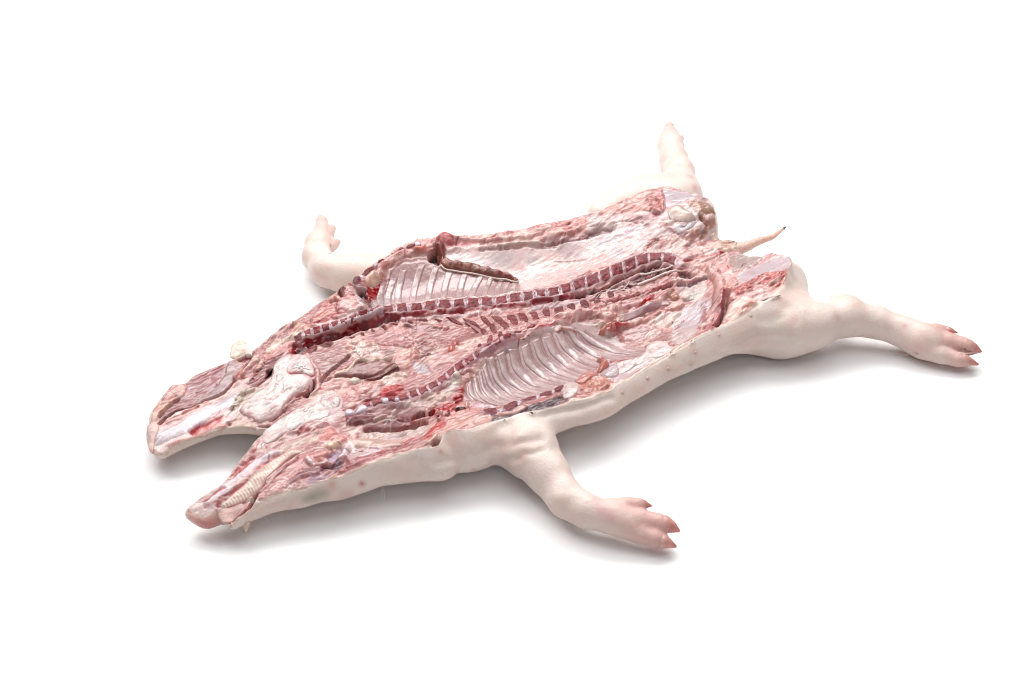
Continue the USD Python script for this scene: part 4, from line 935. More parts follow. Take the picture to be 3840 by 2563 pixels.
# ------------------------------------------------------------------ write the body, split where the cut edge runs
fl_f = flesh[bf].sum(1) >= 2
def submesh(sel):
    u, inv = np.unique(bf[sel], return_inverse=True)
    return u, inv.reshape(-1, 3)
u_, f_ = submesh(~fl_f)
put('skin', bv[u_], f_, 'skin', tone[u_], wet[u_])
u_, f_ = submesh(fl_f)
put('flesh', bv[u_], f_, 'flesh', tone[u_], wet[u_])

# ------------------------------------------------------------------ builders for the pieces that lie on or in the flesh
Hs = H0 + gaussian_filter(HD, 4.5)
SULC = mixn((1, noise2(.011, 3.5, AX + .9, 31)), (.6, noise2(.008, 1.6, AX, 32)))

def closed(p, n):
    p = np.vstack([p, p[:1]])
    s = np.r_[0, np.cumsum(np.linalg.norm(np.diff(p, axis=0), axis=1))]
    from scipy.interpolate import CubicSpline
    t = np.linspace(0, s[-1], n + 1)[:-1]
    lin_ = np.stack([np.interp(t, s, p[:, k]) for k in range(p.shape[1])], 1)
    return .5 * lin_ + .5 * CubicSpline(s, p, bc_type='periodic')(t) if len(p) > 4 else lin_

def pad(name, tile, text, col, h, edge=None, mot=(), lump=1.0, mat='flesh', wet=.5, flat=3.0, n=48, label=None, pts=None, sink=.0025, lift=0., dent=0., core=None, rimw=.8, cracks=0., parent='/World/pig_carcass'):
    """A raised piece with the traced outline: h mm high, sunk into what it lies on."""
    p = on(px(tile, text) if pts is None else np.asarray(pts, float))[:, :2]
    b = closed(p, n)
    c = shapely.Polygon(b).buffer(0)
    c = np.array(c.representative_point().coords[0]) if not c.contains(c.centroid) else np.array(c.centroid.coords[0])
    size = np.linalg.norm(b - c, axis=1).mean()
    rings = int(np.clip(size / .0011, 4, 40))
    t = np.linspace(0, 1, rings + 1)[1:]
    q = c + t[:, None, None] * (b - c)[None]
    xy = np.vstack([c[None], q.reshape(-1, 2)])
    T = np.r_[0, np.repeat(t, n)]
    z = sample(Hs, xy) + lift * .001 + h * .001 * (1 - T ** flat) ** .6
    z += lump * (.00045 * sample(NZ['m'], xy) + .00035 * sample(NZ['f'], xy)) * (1 - T ** 6)
    if dent:
        z -= dent * .001 * np.exp(-(T / .3) ** 2)
    k = np.tile(lin(col), (len(xy), 1)) * (1 + .06 * sample(NZ['m2'], xy))[:, None]
    for c2, amount, key, th in mot:
        w_ = np.clip((sample(NZ[key], xy) - th) * 1.6, 0, 1) * amount
        k += w_[:, None] * (lin(c2) - k)
    if cracks:
        r_ = np.abs(sample(SULC, xy))
        g_ = np.clip(1 - r_ / .2, 0, 1)
        z -= cracks * .001 * g_ ** .7 * (T < .97)
        k += (.62 * g_ ** 1.2)[:, None] * (lin((184, 112, 118)) - k)
    if core is not None:
        k += np.exp(-(T / .35) ** 4)[:, None] * (lin(core) - k)
    if edge is not None:
        e_ = np.clip((T + .06 * sample(NZ['f'], xy) - rimw) / (.98 - rimw), 0, 1)
        k += e_[:, None] * (lin(edge) - k)
    v = np.column_stack([xy, z])
    low = v[-n:].copy()
    low[:, 2] = np.minimum(sample(H, low[:, :2]), sample(Hs, low[:, :2])) - sink
    low[:, :2] += (low[:, :2] - c) * .02
    f = [(0, 1 + i, 1 + (i + 1) % n) for i in range(n)]
    for r_ in range(rings - 1):
        a, d = 1 + r_ * n, 1 + (r_ + 1) * n
        f += [(a + i, d + i, d + (i + 1) % n) for i in range(n)] + [(a + i, d + (i + 1) % n, a + (i + 1) % n) for i in range(n)]
    a, d = 1 + (rings - 1) * n, len(v)
    f += [(a + i, d + i, d + (i + 1) % n) for i in range(n)] + [(a + i, d + (i + 1) % n, a + (i + 1) % n) for i in range(n)]
    f += [(d, d + i + 1, d + i) for i in range(1, n - 1)]
    v, k = np.vstack([v, low]), np.vstack([k, k[-n:]])
    if shapely.LinearRing(b).is_ccw is False:
        f = [q_[::-1] for q_ in f]
    return put(name, v, f, mat, k, wet, parent, label)

def ribbon(name, left, right, col, h, edge=None, mot=(), lump=.6, mat='flesh', wet=.6, n=40, m=9, lift=0., label=None, sink=.002, ridges=0., ridge_n=20, taper=.08, core=None, F=None, melt=0.):
    """A long raised piece between two traced edges (photograph pixels)."""
    L, Rr = on(smooth_path(left, n), F)[:, :2], on(smooth_path(right, n), F)[:, :2]
    s = np.linspace(0, 1, m)
    xy = L[:, None] * (1 - s)[None, :, None] + Rr[:, None] * s[None, :, None]
    t = np.linspace(0, 1, n)
    end = np.clip(np.minimum(t, 1 - t) / taper, 0, 1) ** .5
    prof = np.sqrt(np.clip(1 - (2 * s - 1) ** 2, 0, 1))
    X = xy.reshape(-1, 2)
    z = sample(Hs, X) + lift * .001 + (h * .001 * end[:, None] * prof[None]).ravel() + lump * .0006 * (sample(NZ['m'], X) + sample(NZ['f'], X)) * np.tile(prof, n)
    e_ = np.tile(np.clip((np.abs(2 * s - 1) - .55) / .4, 0, 1), n)
    k = np.tile(lin(col), (len(X), 1)) * (1 + .05 * sample(NZ['m2'], X))[:, None]
    if core is not None:
        k += (np.tile(np.exp(-((2 * s - 1) / .35) ** 2), n) * .8)[:, None] * (lin(core) - k)
    for c2, amount, key, th in mot:
        w_ = np.clip((sample(NZ[key], X) - th) * 1.6, 0, 1) * amount
        k += w_[:, None] * (lin(c2) - k)
    if edge is not None:
        k += e_[:, None] * (lin(edge) - k)
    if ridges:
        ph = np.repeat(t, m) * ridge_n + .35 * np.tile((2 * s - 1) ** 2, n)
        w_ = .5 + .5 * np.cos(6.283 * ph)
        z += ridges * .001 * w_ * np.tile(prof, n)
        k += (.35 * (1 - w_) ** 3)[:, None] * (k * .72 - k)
    if melt:
        w_ = np.repeat(np.clip(np.minimum(t, 1 - t) / melt, 0, 1), m)[:, None]
        k = sample(COL, X) * (1 - w_) + k * w_
    v = np.column_stack([X, z])
    o = np.r_[np.arange(m), np.arange(2, n) * m - 1, [n * m - 1], (n - 1) * m + np.arange(m - 2, -1, -1), np.arange(n - 2, 0, -1) * m]
    low = v[o].copy()
    low[:, 2] = np.minimum(sample(H, low[:, :2]), low[:, 2]) - sink
    f = [(i * m + j, (i + 1) * m + j, (i + 1) * m + j + 1, i * m + j + 1) for i in range(n - 1) for j in range(m - 1)]
    d = len(v)
    q = len(o)
    f += [(o[i], o[(i + 1) % q], d + (i + 1) % q, d + i) for i in range(q)]
    f = np.array(f)
    a, b = v[f[:m, 1]] - v[f[:m, 0]], v[f[:m, 3]] - v[f[:m, 0]]
    if np.cross(a, b)[:, 2].mean() < 0:
        f = f[:, ::-1]
    f = np.vstack([f[:, [0, 1, 2]], f[:, [0, 2, 3]]])
    return put(name, np.vstack([v, low]), f, mat, np.vstack([k, k[o]]), wet, '/World/pig_carcass', label)

def tube(name, P, rad, col, mat='flesh', n=12, wet=.5, flat=1.0, mot=None, label=None, col2=None, lump=0., parent='/World/pig_carcass', up=(0, 0, 1.), cap=True):
    P = np.asarray(P, float)
    rad = np.broadcast_to(np.asarray(rad, float), (len(P),))
    T = np.gradient(P, axis=0)
    T /= np.linalg.norm(T, axis=1, keepdims=True)
    A = np.cross(T, up)
    A /= np.maximum(np.linalg.norm(A, axis=1, keepdims=True), 1e-9)
    B = np.cross(A, T)
    a = np.linspace(0, 2 * np.pi, n + 1)[:-1]
    v = P[:, None] + rad[:, None, None] * (np.cos(a)[None, :, None] * A[:, None] + flat * np.sin(a)[None, :, None] * B[:, None])
    v = v.reshape(-1, 3)
    if lump:
        v += lump * (noise3(v, .008, 3) * .6)[:, None] * np.repeat(B, n, 0) + lump * (noise3(v, .006, 4) * .5)[:, None] * np.repeat(A, n, 0)
    N = len(P)
    f = [(i * n + j, i * n + (j + 1) % n, (i + 1) * n + (j + 1) % n, (i + 1) * n + j) for i in range(N - 1) for j in range(n)]
    v = np.vstack([v, P[:1] - T[:1] * rad[0] * .4, P[-1:] + T[-1:] * rad[-1] * .5])
    f = [(q[0], q[1], q[2]) for q in f] + [(q[0], q[2], q[3]) for q in f]
    f += [(N * n, (j + 1) % n, j) for j in range(n)] + [(N * n + 1, (N - 1) * n + j, (N - 1) * n + (j + 1) % n) for j in range(n)]
    f = np.array(f)[:, ::-1]
    t = np.r_[np.repeat(np.linspace(0, 1, N), n), 0, 1]
    k = np.tile(lin(col), (len(v), 1))
    if col2 is not None:
        k = k + t[:, None] * (lin(col2) - k)
    k *= (1 + .05 * noise3(v, .01, 6))[:, None]
    tmf = trimesh.Trimesh(v, f, process=False)
    if tmf.volume < 0:
        f = f[:, ::-1]
    return put(name, v, f, mat, k, wet, parent, label)

def oval(u, v, a, b, ang=0., n=14, sq=2.6):
    """Rounded box outline in photograph pixels."""
    t = np.linspace(0, 2 * np.pi, n + 1)[:-1]
    x, y = np.sign(np.cos(t)) * np.abs(np.cos(t)) ** (2 / sq) * a, np.sign(np.sin(t)) * np.abs(np.sin(t)) ** (2 / sq) * b
    c, s = math.cos(ang), math.sin(ang)
    return np.stack([u + x * c - y * s, v + x * s + y * c], 1)

rng = np.random.default_rng(21)
SPECK = ((DEEP, .55, 'f', .3), ((196, 110, 112), .45, 'f2', .8))
# ------------------------------------------------------------------ backbone, far half
for i in range(len(FAR_DISC) - 1):
    a, b = np.array(FAR_DISC[i], float), np.array(FAR_DISC[i + 1], float)
    c, d = (a + b) / 2, b - a
    L = np.linalg.norm(d)
    ang = math.atan2(d[1], d[0])
    hh = np.interp(i, [0, 6, 11, 22, 26, 30], [12, 14, 17.5, 17.5, 21, 15])
    red = (186, 88, 98) if i < 8 else (172, 76, 84)
    w_ = L * (.39 if i < 23 else .43) * rng.uniform(.92, 1.06)
    t = np.array([[-1, -.9], [-.55, -.80], [0, -.74], [.55, -.80], [1, -.9], [.90, 0], [1, .95], [.4, .92], [-.4, .92], [-1, .95], [-.90, 0]])
    t = t * (w_, hh) + rng.normal(0, .8, t.shape)
    cs, sn = math.cos(ang), math.sin(ang)
    nx_, ny_ = -sn * .55, 1 - (1 - cs) * .6
    pts = np.stack([c[0] + t[:, 0] * cs + t[:, 1] * nx_, c[1] + t[:, 0] * sn + t[:, 1] * ny_], 1)
    pad('vertebra', 'A', '', red, 2.2, edge=(230, 188, 190), mot=SPECK, lump=1.3, mat='bone', flat=8, pts=pts, n=33, rimw=.86)
for i in range(2, len(FAR_DISC) - 3):
    u, v = FAR_DISC[i]
    d = np.array(FAR_DISC[i + 1], float) - np.array(FAR_DISC[i - 1], float)
    ang = math.atan2(d[1], d[0])
    hh = np.interp(i, [0, 6, 11, 22, 26, 30], [13, 15, 19, 19, 21, 15])
    pad('spinal_disc', 'A', '', (232, 208, 211), 2.0, core=(96, 80, 86) if i < 24 else (196, 164, 170), dent=2.2, mat='membrane', wet=.8, lump=.2, flat=4, pts=oval(u, v, hh * rng.uniform(.8, .98), rng.uniform(3.6, 4.9), math.pi / 2 + ang * .5 + rng.normal(0, .08)), n=24)
# ------------------------------------------------------------------ backbone, near half
for i in range(len(NEAR_DISC) - 1):
    a, b = np.array(NEAR_DISC[i], float), np.array(NEAR_DISC[i + 1], float)
    c, d = (a + b) / 2, b - a
    ang = math.atan2(d[1], d[0])
    L = np.linalg.norm(d)
    hh = np.interp(i, [0, 3, 8, 14], [11, 13, 15, 12])
    t = np.array([[-1, -1], [0, -.85], [1, -1], [.8, 0], [.95, 1], [0, .85], [-.9, 1], [-1.1, 0]]) * (L * .41, hh) + rng.normal(0, 1.1, (8, 2))
    sh = -.75
    pts = np.stack([c[0] + t[:, 0] * math.cos(ang) - t[:, 1] * sh * .5, c[1] + t[:, 0] * math.sin(ang) + t[:, 1] * .9], 1)
    pad('vertebra', 'A', '', (184, 92, 100), 2.2, edge=(228, 184, 188), mot=SPECK, lump=1.3, mat='bone', flat=8, pts=pts, n=32, rimw=.84)
pad('vertebra', 'Z4', '-20,880 20,856 60,860 88,890 85,925 40,945 -10,940', (242, 230, 234), 5, mat='membrane', wet=.9, lump=.3, label='bluish white smooth vertebra end beside the brain')
pad('vertebra', 'Z4', '130,850 200,840 240,870 230,905 170,925 100,928', (242, 230, 234), 4, mat='membrane', wet=.9, lump=.4)
for t_ in ('395,775 430,752 470,760 480,800 440,825 400,815', '545,775 580,760 600,790 570,815 535,800'):
    pad('spinal_disc', 'Z4', t_, (242, 226, 230), 3, mat='membrane', wet=.9, lump=.3, n=24)
# spinous processes between the two rows
BONES = ['30,1400 60,1380 95,1375 90,1395 50,1410', '150,1340 185,1345 205,1385 190,1395', '260,1300 290,1290 318,1320 300,1330 265,1318', '380,1265 430,1260 462,1300 450,1312 410,1295', '505,1235 560,1235 585,1255 550,1268 520,1255', '680,1225 730,1225 755,1245 720,1255',
         '810,1205 880,1195 920,1215 880,1232 830,1225', '985,1195 1040,1200 1080,1230 1030,1225', '1110,1185 1180,1188 1250,1215 1310,1262 1270,1262 1180,1225', '1295,1185 1350,1190 1450,1240 1540,1310 1592,1345 1560,1365 1480,1300 1380,1240',
         '1495,1170 1550,1175 1620,1230 1695,1310 1660,1335 1600,1275 1530,1215', '1625,1160 1730,1165 1790,1220 1830,1280 1790,1300 1740,1265 1670,1205', '1800,1145 1880,1145 1925,1200 1925,1250 1890,1275 1850,1225 1815,1180', '1915,1130 2000,1125 2035,1170 2035,1225 1995,1225 1945,1180',
         '2060,1115 2130,1105 2155,1150 2160,1195 2115,1195 2080,1150', '2200,1090 2275,1075 2290,1110 2285,1150 2240,1150 2210,1120']
for t_ in BONES:
    pad('spinous_process', 'Z5', t_, (166, 74, 76), 2.6, edge=(216, 172, 172), mot=SPECK, lump=1.6, mat='bone', flat=8, n=32, rimw=.86)
for t_ in ('235,1070 330,1045 340,1100 330,1140 270,1150 240,1110', '380,1035 460,1025 478,1060 470,1085 420,1080 385,1060', '520,1000 600,985 625,1020 620,1065 570,1060 535,1035', '670,965 720,945 760,960 740,1000 690,1005', '830,900 890,890 910,930 870,955 840,935', '1250,705 1330,690 1335,730 1280,745'):
    pad('spinous_process', 'Z6', t_, (156, 70, 76), 2.4, edge=(214, 178, 176), mot=SPECK, lump=1.6, mat='bone', flat=8, n=32, rimw=.86)
for t_ in ('1470,1510 1500,1475 1520,1490 1490,1530', '1580,1445 1625,1365 1645,1400 1610,1470', '1700,1375 1730,1330 1755,1350 1735,1395', '1640,1310 1680,1300 1690,1330 1650,1345', '1640,1500 1720,1465 1730,1480 1660,1510', '1740,1445 1850,1405 1870,1415 1780,1455', '1870,1380 1960,1340 1975,1350 1900,1390', '2020,1320 2110,1280 2120,1290 2040,1330'):
    pad('spinous_process', 'Z5', t_, (176, 84, 88), 2.0, edge=(216, 170, 172), mot=SPECK, lump=1.5, mat='bone', flat=6, n=24, rimw=.85)
pad('atlas_bone', 'Z3', '285,880 350,840 430,840 460,870 430,910 350,930 300,920', (164, 86, 88), 4, edge=(228, 196, 194), mot=SPECK, lump=2.2, mat='bone', n=36)
pad('atlas_bone', 'Z3', '155,945 190,900 250,885 280,910 260,960 200,985 165,980', (176, 98, 100), 4, edge=(230, 192, 188), mot=SPECK, lump=2.2, mat='bone', n=36)
pad('neck_bone', 'Z3', '610,800 660,770 700,765 690,795 640,805', (150, 70, 74), 2, edge=(226, 188, 184), mot=SPECK, mat='bone', n=24)
# ------------------------------------------------------------------ ribs
for a, b in zip(RIBLINE[:-1], RIBLINE[1:]):
    A_, B_ = smooth_path(px('Z8', a), 40), smooth_path(px('Z8', b), 40)
    ribbon('rib', A_ * .86 + B_ * .14, A_ * .20 + B_ * .80, (220, 199, 195), 2.6, edge=(206, 180, 180), core=(232, 216, 212), mot=(((188, 160, 160), .35, 'rib', .2), (LAV, .35, 'm', .9)), lump=.25, mat='membrane', wet=1.0, melt=.28, taper=.25)
FRIB = [((1424, 1152), (1434, 1085)), ((1452, 1150), (1466, 1080)), ((1490, 1146), (1502, 1060)), ((1545, 1140), (1566, 1045)), ((1603, 1135), (1625, 1040)), ((1660, 1130), (1682, 1032)), ((1720, 1127), (1738, 1044)), ((1762, 1126), (1796, 1052)),
        ((1812, 1120), (1836, 1058)), ((1862, 1112), (1874, 1064)), ((1893, 1108), (1900, 1068)), ((1922, 1103), (1926, 1072))]
for i, (a, b) in enumerate(FRIB):
    a, b = np.array(a, float), np.array(b, float)
    mid = (a + b) / 2 + (-3, 0)
    P_ = np.array([a - (b - a) * .12, a, mid, b, b + (b - a) * .55 + (6, 0)])
    w_ = 11 if i < 8 else 8
    ribbon('rib', P_ - (w_ + 3, 0), P_ + (w_ + 3, 0), (224, 203, 199), 3.0 if i < 8 else 2, edge=(214, 190, 188), mot=((FATW, .6, 'f', .4), ((206, 172, 166), .4, 'rib', .5)), lump=.4, mat='membrane', wet=.95, n=30, m=9, melt=.4, taper=.5)
for t_, l_ in (('-40,1310 20,1300 45,1330 40,1365 -20,1385 -50,1350', None), ('105,1290 180,1250 265,1225 272,1260 200,1295 120,1320', None), ('300,1215 380,1180 478,1155 488,1185 400,1215 310,1242', None), ('515,1140 580,1115 650,1100 660,1125 600,1145 525,1165', None), ('685,1085 740,1060 795,1050 800,1075 750,1100 690,1112', None)):
    pad('sternum_segment', 'Z8', t_, (164, 88, 96), 3, edge=(228, 200, 206), mot=SPECK, lump=1, mat='bone', flat=8, n=36, rimw=.85)
pad('sternum_segment', 'Z4', '1515,890 1550,860 1620,848 1690,870 1705,900 1650,915 1560,918', (172, 104, 110), 3, edge=(232, 216, 228), mot=SPECK, mat='bone', flat=8, n=36)
for t_ in ('265,1225 300,1210 310,1245 280,1262', '482,1150 515,1140 522,1165 492,1188', '655,1100 685,1088 692,1112 662,1125', '60,1320 100,1300 115,1325 80,1350'):
    pad('sternum_cartilage', 'Z8', t_, (238, 224, 230), 2.2, mat='membrane', wet=.8, lump=.3, n=20)
pad('sternum_cartilage', 'Z8', '770,1050 820,1010 900,1012 960,1050 950,1100 880,1170 800,1165 760,1100', (240, 220, 214), 3, mat='membrane', wet=.7, lump=.9, label='white rounded cartilage tip of the near breastbone')
for t_ in ('185,680 230,630 300,600 308,630 260,670 210,705', '60,790 100,720 150,715 165,760 120,810 70,815', '665,395 720,365 770,360 775,385 720,410 680,415', '580,445 630,415 655,420 640,440 600,455', '350,575 400,540 425,535 400,570 365,590'):
    pad('sternum_segment', 'Z5', t_, (160, 84, 92), 3, edge=(222, 180, 180), mot=SPECK, lump=1.3, mat='bone', flat=8, n=32, rimw=.85)
for t_ in ('760,345 800,330 840,345 830,375 790,390', '150,690 190,700 210,740 180,750 155,730', '300,590 340,580 350,610 315,620'):
    pad('sternum_cartilage', 'Z5', t_, (238, 224, 228), 3, mat='membrane', wet=.8, lump=.4, n=24)
# ------------------------------------------------------------------ head: brain, palate, tongue
pad('brain', 'Z1', '1640,450 1700,412 1760,400 1800,440 1760,520 1740,600 1800,640 1900,620 2000,650 2022,700 2000,745 1900,800 1820,850 1700,960 1640,1060 1560,1110 1480,1140 1400,1160 1310,1115 1220,1070 1190,1030 1240,970 1340,870 1470,800 1540,700 1580,600 1575,520', (248, 236, 231), 6.5, edge=(232, 192, 192), mot=(((236, 208, 208), .6, 'm', .4),), lump=1.3, cracks=1.6, mat='brain_tissue', wet=.8, n=110, flat=9, label='whitish folded half brain lying in the far half of the head')
pad('cerebellum', 'Z1', '1700,490 1760,420 1850,390 1930,410 2000,480 2035,570 2030,640 1960,640 1880,610 1790,620 1720,600 1690,550', (234, 210, 208), 7.5, edge=(222, 172, 174), mot=((FATW, .9, 'f2', .1), ((196, 130, 134), .5, 'fib2', .7)), lump=1.2, mat='brain_tissue', wet=.8, n=64, flat=3.5)
pad('brain_stem', 'Z1', '1560,800 1700,690 1800,640 1960,700 1900,740 1780,760 1650,860 1540,930 1480,900', (252, 246, 243), 7, lump=1, mat='brain_tissue', wet=.8, n=48, mot=(((230, 190, 192), .5, 'm', 1.1),), cracks=1.0, parent='/World/pig_carcass')
for t_, w_ in (('1880,560 1800,520', 5), ('1890,560 1840,500', 5), ('1900,560 1900,490', 5), ('1910,565 1960,520', 5), ('1915,575 1990,590', 5), ('1880,575 1780,570', 5), ('1900,590 1840,620', 5)):
    P_ = line('Z1', t_, 8)
    P_[:, 2] = sample(Hs, P_[:, :2]) + np.linspace(.0079, .0066, 8)
    tube('white_matter', P_, np.linspace(.0016, .0006, 8), (252, 246, 244), 'brain_tissue', n=8, flat=.6)
pad('brain', 'Z1', '2040,900 2140,830 2240,800 2330,840 2365,920 2340,1010 2200,1090 2000,1160 1800,1240 1620,1340 1500,1400 1440,1370 1480,1240 1600,1150 1760,1060 1900,970', (247, 237, 232), 4, edge=(236, 204, 202), mot=(((232, 200, 200), .6, 'fib2', .3), ((206, 150, 154), .5, 'm', .9)), lump=.6, cracks=1.0, mat='brain_tissue', wet=.8, n=90, flat=4, label='flat cut whitish half brain in the near half of the head')
pad('cerebellum', 'Z1', '2080,930 2120,860 2220,820 2310,860 2340,930 2310,1000 2220,1030 2120,1010', (234, 212, 210), 6.5, core=(222, 178, 178), edge=(230, 190, 188), mot=((FATW, .9, 'f2', .1),), lump=1, mat='brain_tissue', wet=.8, n=48, flat=4)
for k_ in range(9):
    a_ = k_ * 2 * math.pi / 9 + .3
    c_ = np.array(px('Z1', '2205,930')[0])
    P_ = on(np.stack([c_ + np.array([math.cos(a_), math.sin(a_)]) * r_ for r_ in np.linspace(6, 34, 7)]))
    P_[:, 2] = sample(Hs, P_[:, :2]) + .0062
    tube('white_matter', P_, np.linspace(.0012, .0005, 7), (252, 246, 244), 'brain_tissue', n=6, flat=.6)
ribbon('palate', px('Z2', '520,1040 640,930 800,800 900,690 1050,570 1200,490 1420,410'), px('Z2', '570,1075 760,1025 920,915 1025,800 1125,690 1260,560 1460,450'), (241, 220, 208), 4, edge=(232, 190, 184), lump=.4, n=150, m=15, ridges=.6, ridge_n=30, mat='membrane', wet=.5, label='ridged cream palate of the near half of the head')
pad('lip', 'Z2', '480,1075 640,1060 780,1010 800,1060 740,1130 640,1225 560,1240 500,1170', (206, 160, 152), 3, mot=((PINK, .5, 'l', .2),), lump=.2, mat='skin', wet=.8, n=40)
pad('snout_disc', 'A', '', (236, 196, 186), 3, pts=[(553, 1602), (575, 1588), (596, 1594), (592, 1620), (580, 1660), (572, 1700), (560, 1690), (554, 1650)], mot=((PINK, .5, 'm', .5),), lump=.6, mat='skin', n=32)
pad('skin_flap', 'Z1', '1085,375 1115,270 1190,225 1255,245 1285,300 1335,350 1340,400 1240,398 1150,430 1090,412', (244, 216, 202), 4, lump=1.2, mat='skin', n=44, flat=2.4, label='curled cream flap of skin at the far cheek')
# ------------------------------------------------------------------ muscles, organs' remains and loose flaps
DUP, DLO = px('Z5', '1050,535 1120,522 1200,560 1330,580 1400,582 1480,600 1560,618 1640,650 1720,678 1800,690 1870,728 1925,755'), px('Z5', '1060,590 1120,642 1200,655 1300,672 1400,684 1500,704 1600,728 1680,744 1780,750 1860,772 1900,780 1935,776')
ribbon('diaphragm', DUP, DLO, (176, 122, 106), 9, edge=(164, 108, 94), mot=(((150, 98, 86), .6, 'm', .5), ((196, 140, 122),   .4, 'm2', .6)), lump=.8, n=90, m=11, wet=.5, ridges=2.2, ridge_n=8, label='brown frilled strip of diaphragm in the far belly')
DE = smooth_path(DLO + (0, 3), 40)
P_ = on(DE)
P_[:, 2] += .003
tube('diaphragm_edge', P_, .0018, (238, 216, 206), 'membrane', n=8, wet=.9)
ribbon('tenderloin', px('Z6', '950,1155 1200,1075 1400,1000 1530,965'), px('Z6', '985,1215 1100,1195 1300,1120 1540,1035'), (207, 178, 178), 4, edge=(200, 162, 162), lump=.3, mat='membrane', wet=.9, n=40, m=13, melt=.2, taper=.3, mot=((MUSD, .2, 'fib', .5),))
pad('hip_joint', 'Z10', '905,1095 960,1045 1050,1032 1140,1080 1230,1165 1190,1205 1080,1222 970,1205 915,1150', (226, 206, 196), 6, edge=(236, 220, 216), lump=.2, mat='membrane', wet=.7, n=48, flat=3, label='smooth greyish ball of the far hip joint')
pad('joint_cartilage', 'Z10', '970,1290 1000,1245 1100,1252 1240,1190 1200,1270 1110,1325 1020,1342', (236, 222, 222), 4, core=(214, 200, 208), dent=2.5, lump=.3, mat='membrane', wet=.9, n=40)
for t_, c_, h_ in (('1530,940 1570,890 1630,900 1650,950 1610,985 1560,985', (212, 172, 154), 8), ('1660,960 1720,920 1800,930 1810,970 1740,1000 1680,1000', (232, 222, 212), 6), ('1490,900 1540,870 1560,900 1530,935', (236, 208, 196), 6), ('730,1370 770,1320 820,1310 830,1350 790,1390', (222, 166, 152), 9),
                   ('880,1260 910,1215 940,1240 930,1290', (236, 196, 186), 8), ('860,1320 900,1300 930,1340 880,1370', (214, 130, 124), 8), ('800,1290 840,1270 860,1300 830,1320', (238, 200, 188), 7)):
    pad('fat_lump', 'Z6', t_, c_, h_, mot=((FATW, .5, 'm', .5), (PINK, .4, 'f', .8)), lump=1.5, n=30, wet=.8, flat=2.2)
for t_ in ('640,870 690,840 740,850 740,890 690,910', '720,900 780,870 830,900 800,940 740,940', '830,960 900,920 960,950 940,1000 870,1010', '700,960 760,940 810,980 770,1020', '860,900 910,890 940,915 890,925', '650,930 690,920 710,950 670,965'):
    pad('fat_lump', 'Z3', t_, (246, 228, 218), 3.4, mot=((PINK, .5, 'f', .4),), lump=2.2, n=26, flat=2.2)
for t_ in ('1190,1240 1240,1200 1290,1225 1280,1260 1210,1265', '620,1320 680,1280 760,1290 760,1330 680,1345', '1000,1060 1060,1035 1110,1045 1060,1075', '710,1085 760,1065 840,1075 800,1095'):
    pad('fat_lump', 'Z3', t_, (246, 230, 220), 5, lump=1.4, n=26, flat=2.2)
for t_, c_ in (('1210,865 1260,838 1330,845 1352,870 1310,888 1240,888', (104, 80, 62)), ('1120,940 1140,905 1165,905 1165,940 1140,975', (112, 88, 72))):
    pad('blood_clot', 'Z4', t_, c_, 6, edge=(160, 120, 110), mat='membrane', wet=1, lump=.3, n=30, flat=2.2)
for t_ in ('1330,775 1365,768 1372,820 1345,840', '1040,905 1080,905 1080,945 1050,945', '950,850 990,830 1000,870 960,880', '1010,980 1050,970 1060,1000 1020,1005', '870,890 900,860 930,890 900,920'):
    pad('fat_lump', 'Z4', t_, (240, 204, 194), 6, lump=1.2, n=24, wet=.9, mot=redf, flat=2.2)
pad('loose_flap', 'Z8', '930,1020 960,960 1020,905 1100,880 1175,890 1180,935 1100,985 1010,1025', (221, 168, 160), 9, mot=((FATW, .35, 'fib2', .5), (PINK, .4, 'm', .6)), lump=.8, wet=.8, n=44, flat=2.4, label='pink flap of muscle at the end of the near breastbone')
pad('loose_flap', 'Z8', '1160,770 1180,745 1230,750 1290,790 1300,830 1240,880 1190,910 1165,890 1215,840 1200,800', (207, 144, 132), 12, lump=1.2, n=44, flat=3, mot=((PINK, .5, 'm', .5),))
pad('loose_flap', 'Z8', '1300,790 1380,820 1420,880 1400,920 1300,950 1200,925 1230,880 1290,840', (226, 210, 212), 7, lump=1.2, n=40, flat=2.4, mat='membrane', wet=.9, mot=((FATW, .6, 'fib2', .4),))
pad('flank_fat', 'Z8', '1715,640 1760,570 1850,545 1950,545 1980,590 2045,612 1950,690 1850,735 1700,780 1560,850 1440,905 1390,895 1500,800 1640,730', (247, 232, 227), 5, lump=2.2, n=70, flat=3, mot=((LAV, .3, 'm', .6),), label='thick white sheet of fat on the near flank')
pad('gristle', 'Z4', '1190,520 1225,475 1275,480 1285,510 1240,540', (246, 232, 222), 7, lump=.8, n=28)
pad('chest_fat', 'Z5', '200,770 240,700 300,660 350,690 385,770 350,815 290,825 230,815', (244, 212, 198), 10, lump=1, n=40, flat=2.2, wet=.8, mot=((PINK, .5, 'm', .6),))
pad('throat_knot', 'Z3', '400,370 430,330 500,325 535,370 510,395 470,385 440,410 408,405', (236, 194, 184), 8, lump=1.8, n=36, wet=.8, mot=redf, flat=2.2)
pad('diaphragm', 'Z5', '985,370 1055,310 1110,400 1108,470 1080,545 1035,545 1040,480 1000,440', (174, 114, 104), 8, lump=1.4, n=40, flat=2.6, mot=((PINK, .4, 'm', .6),), label='upright brown stump of diaphragm at the far rim')
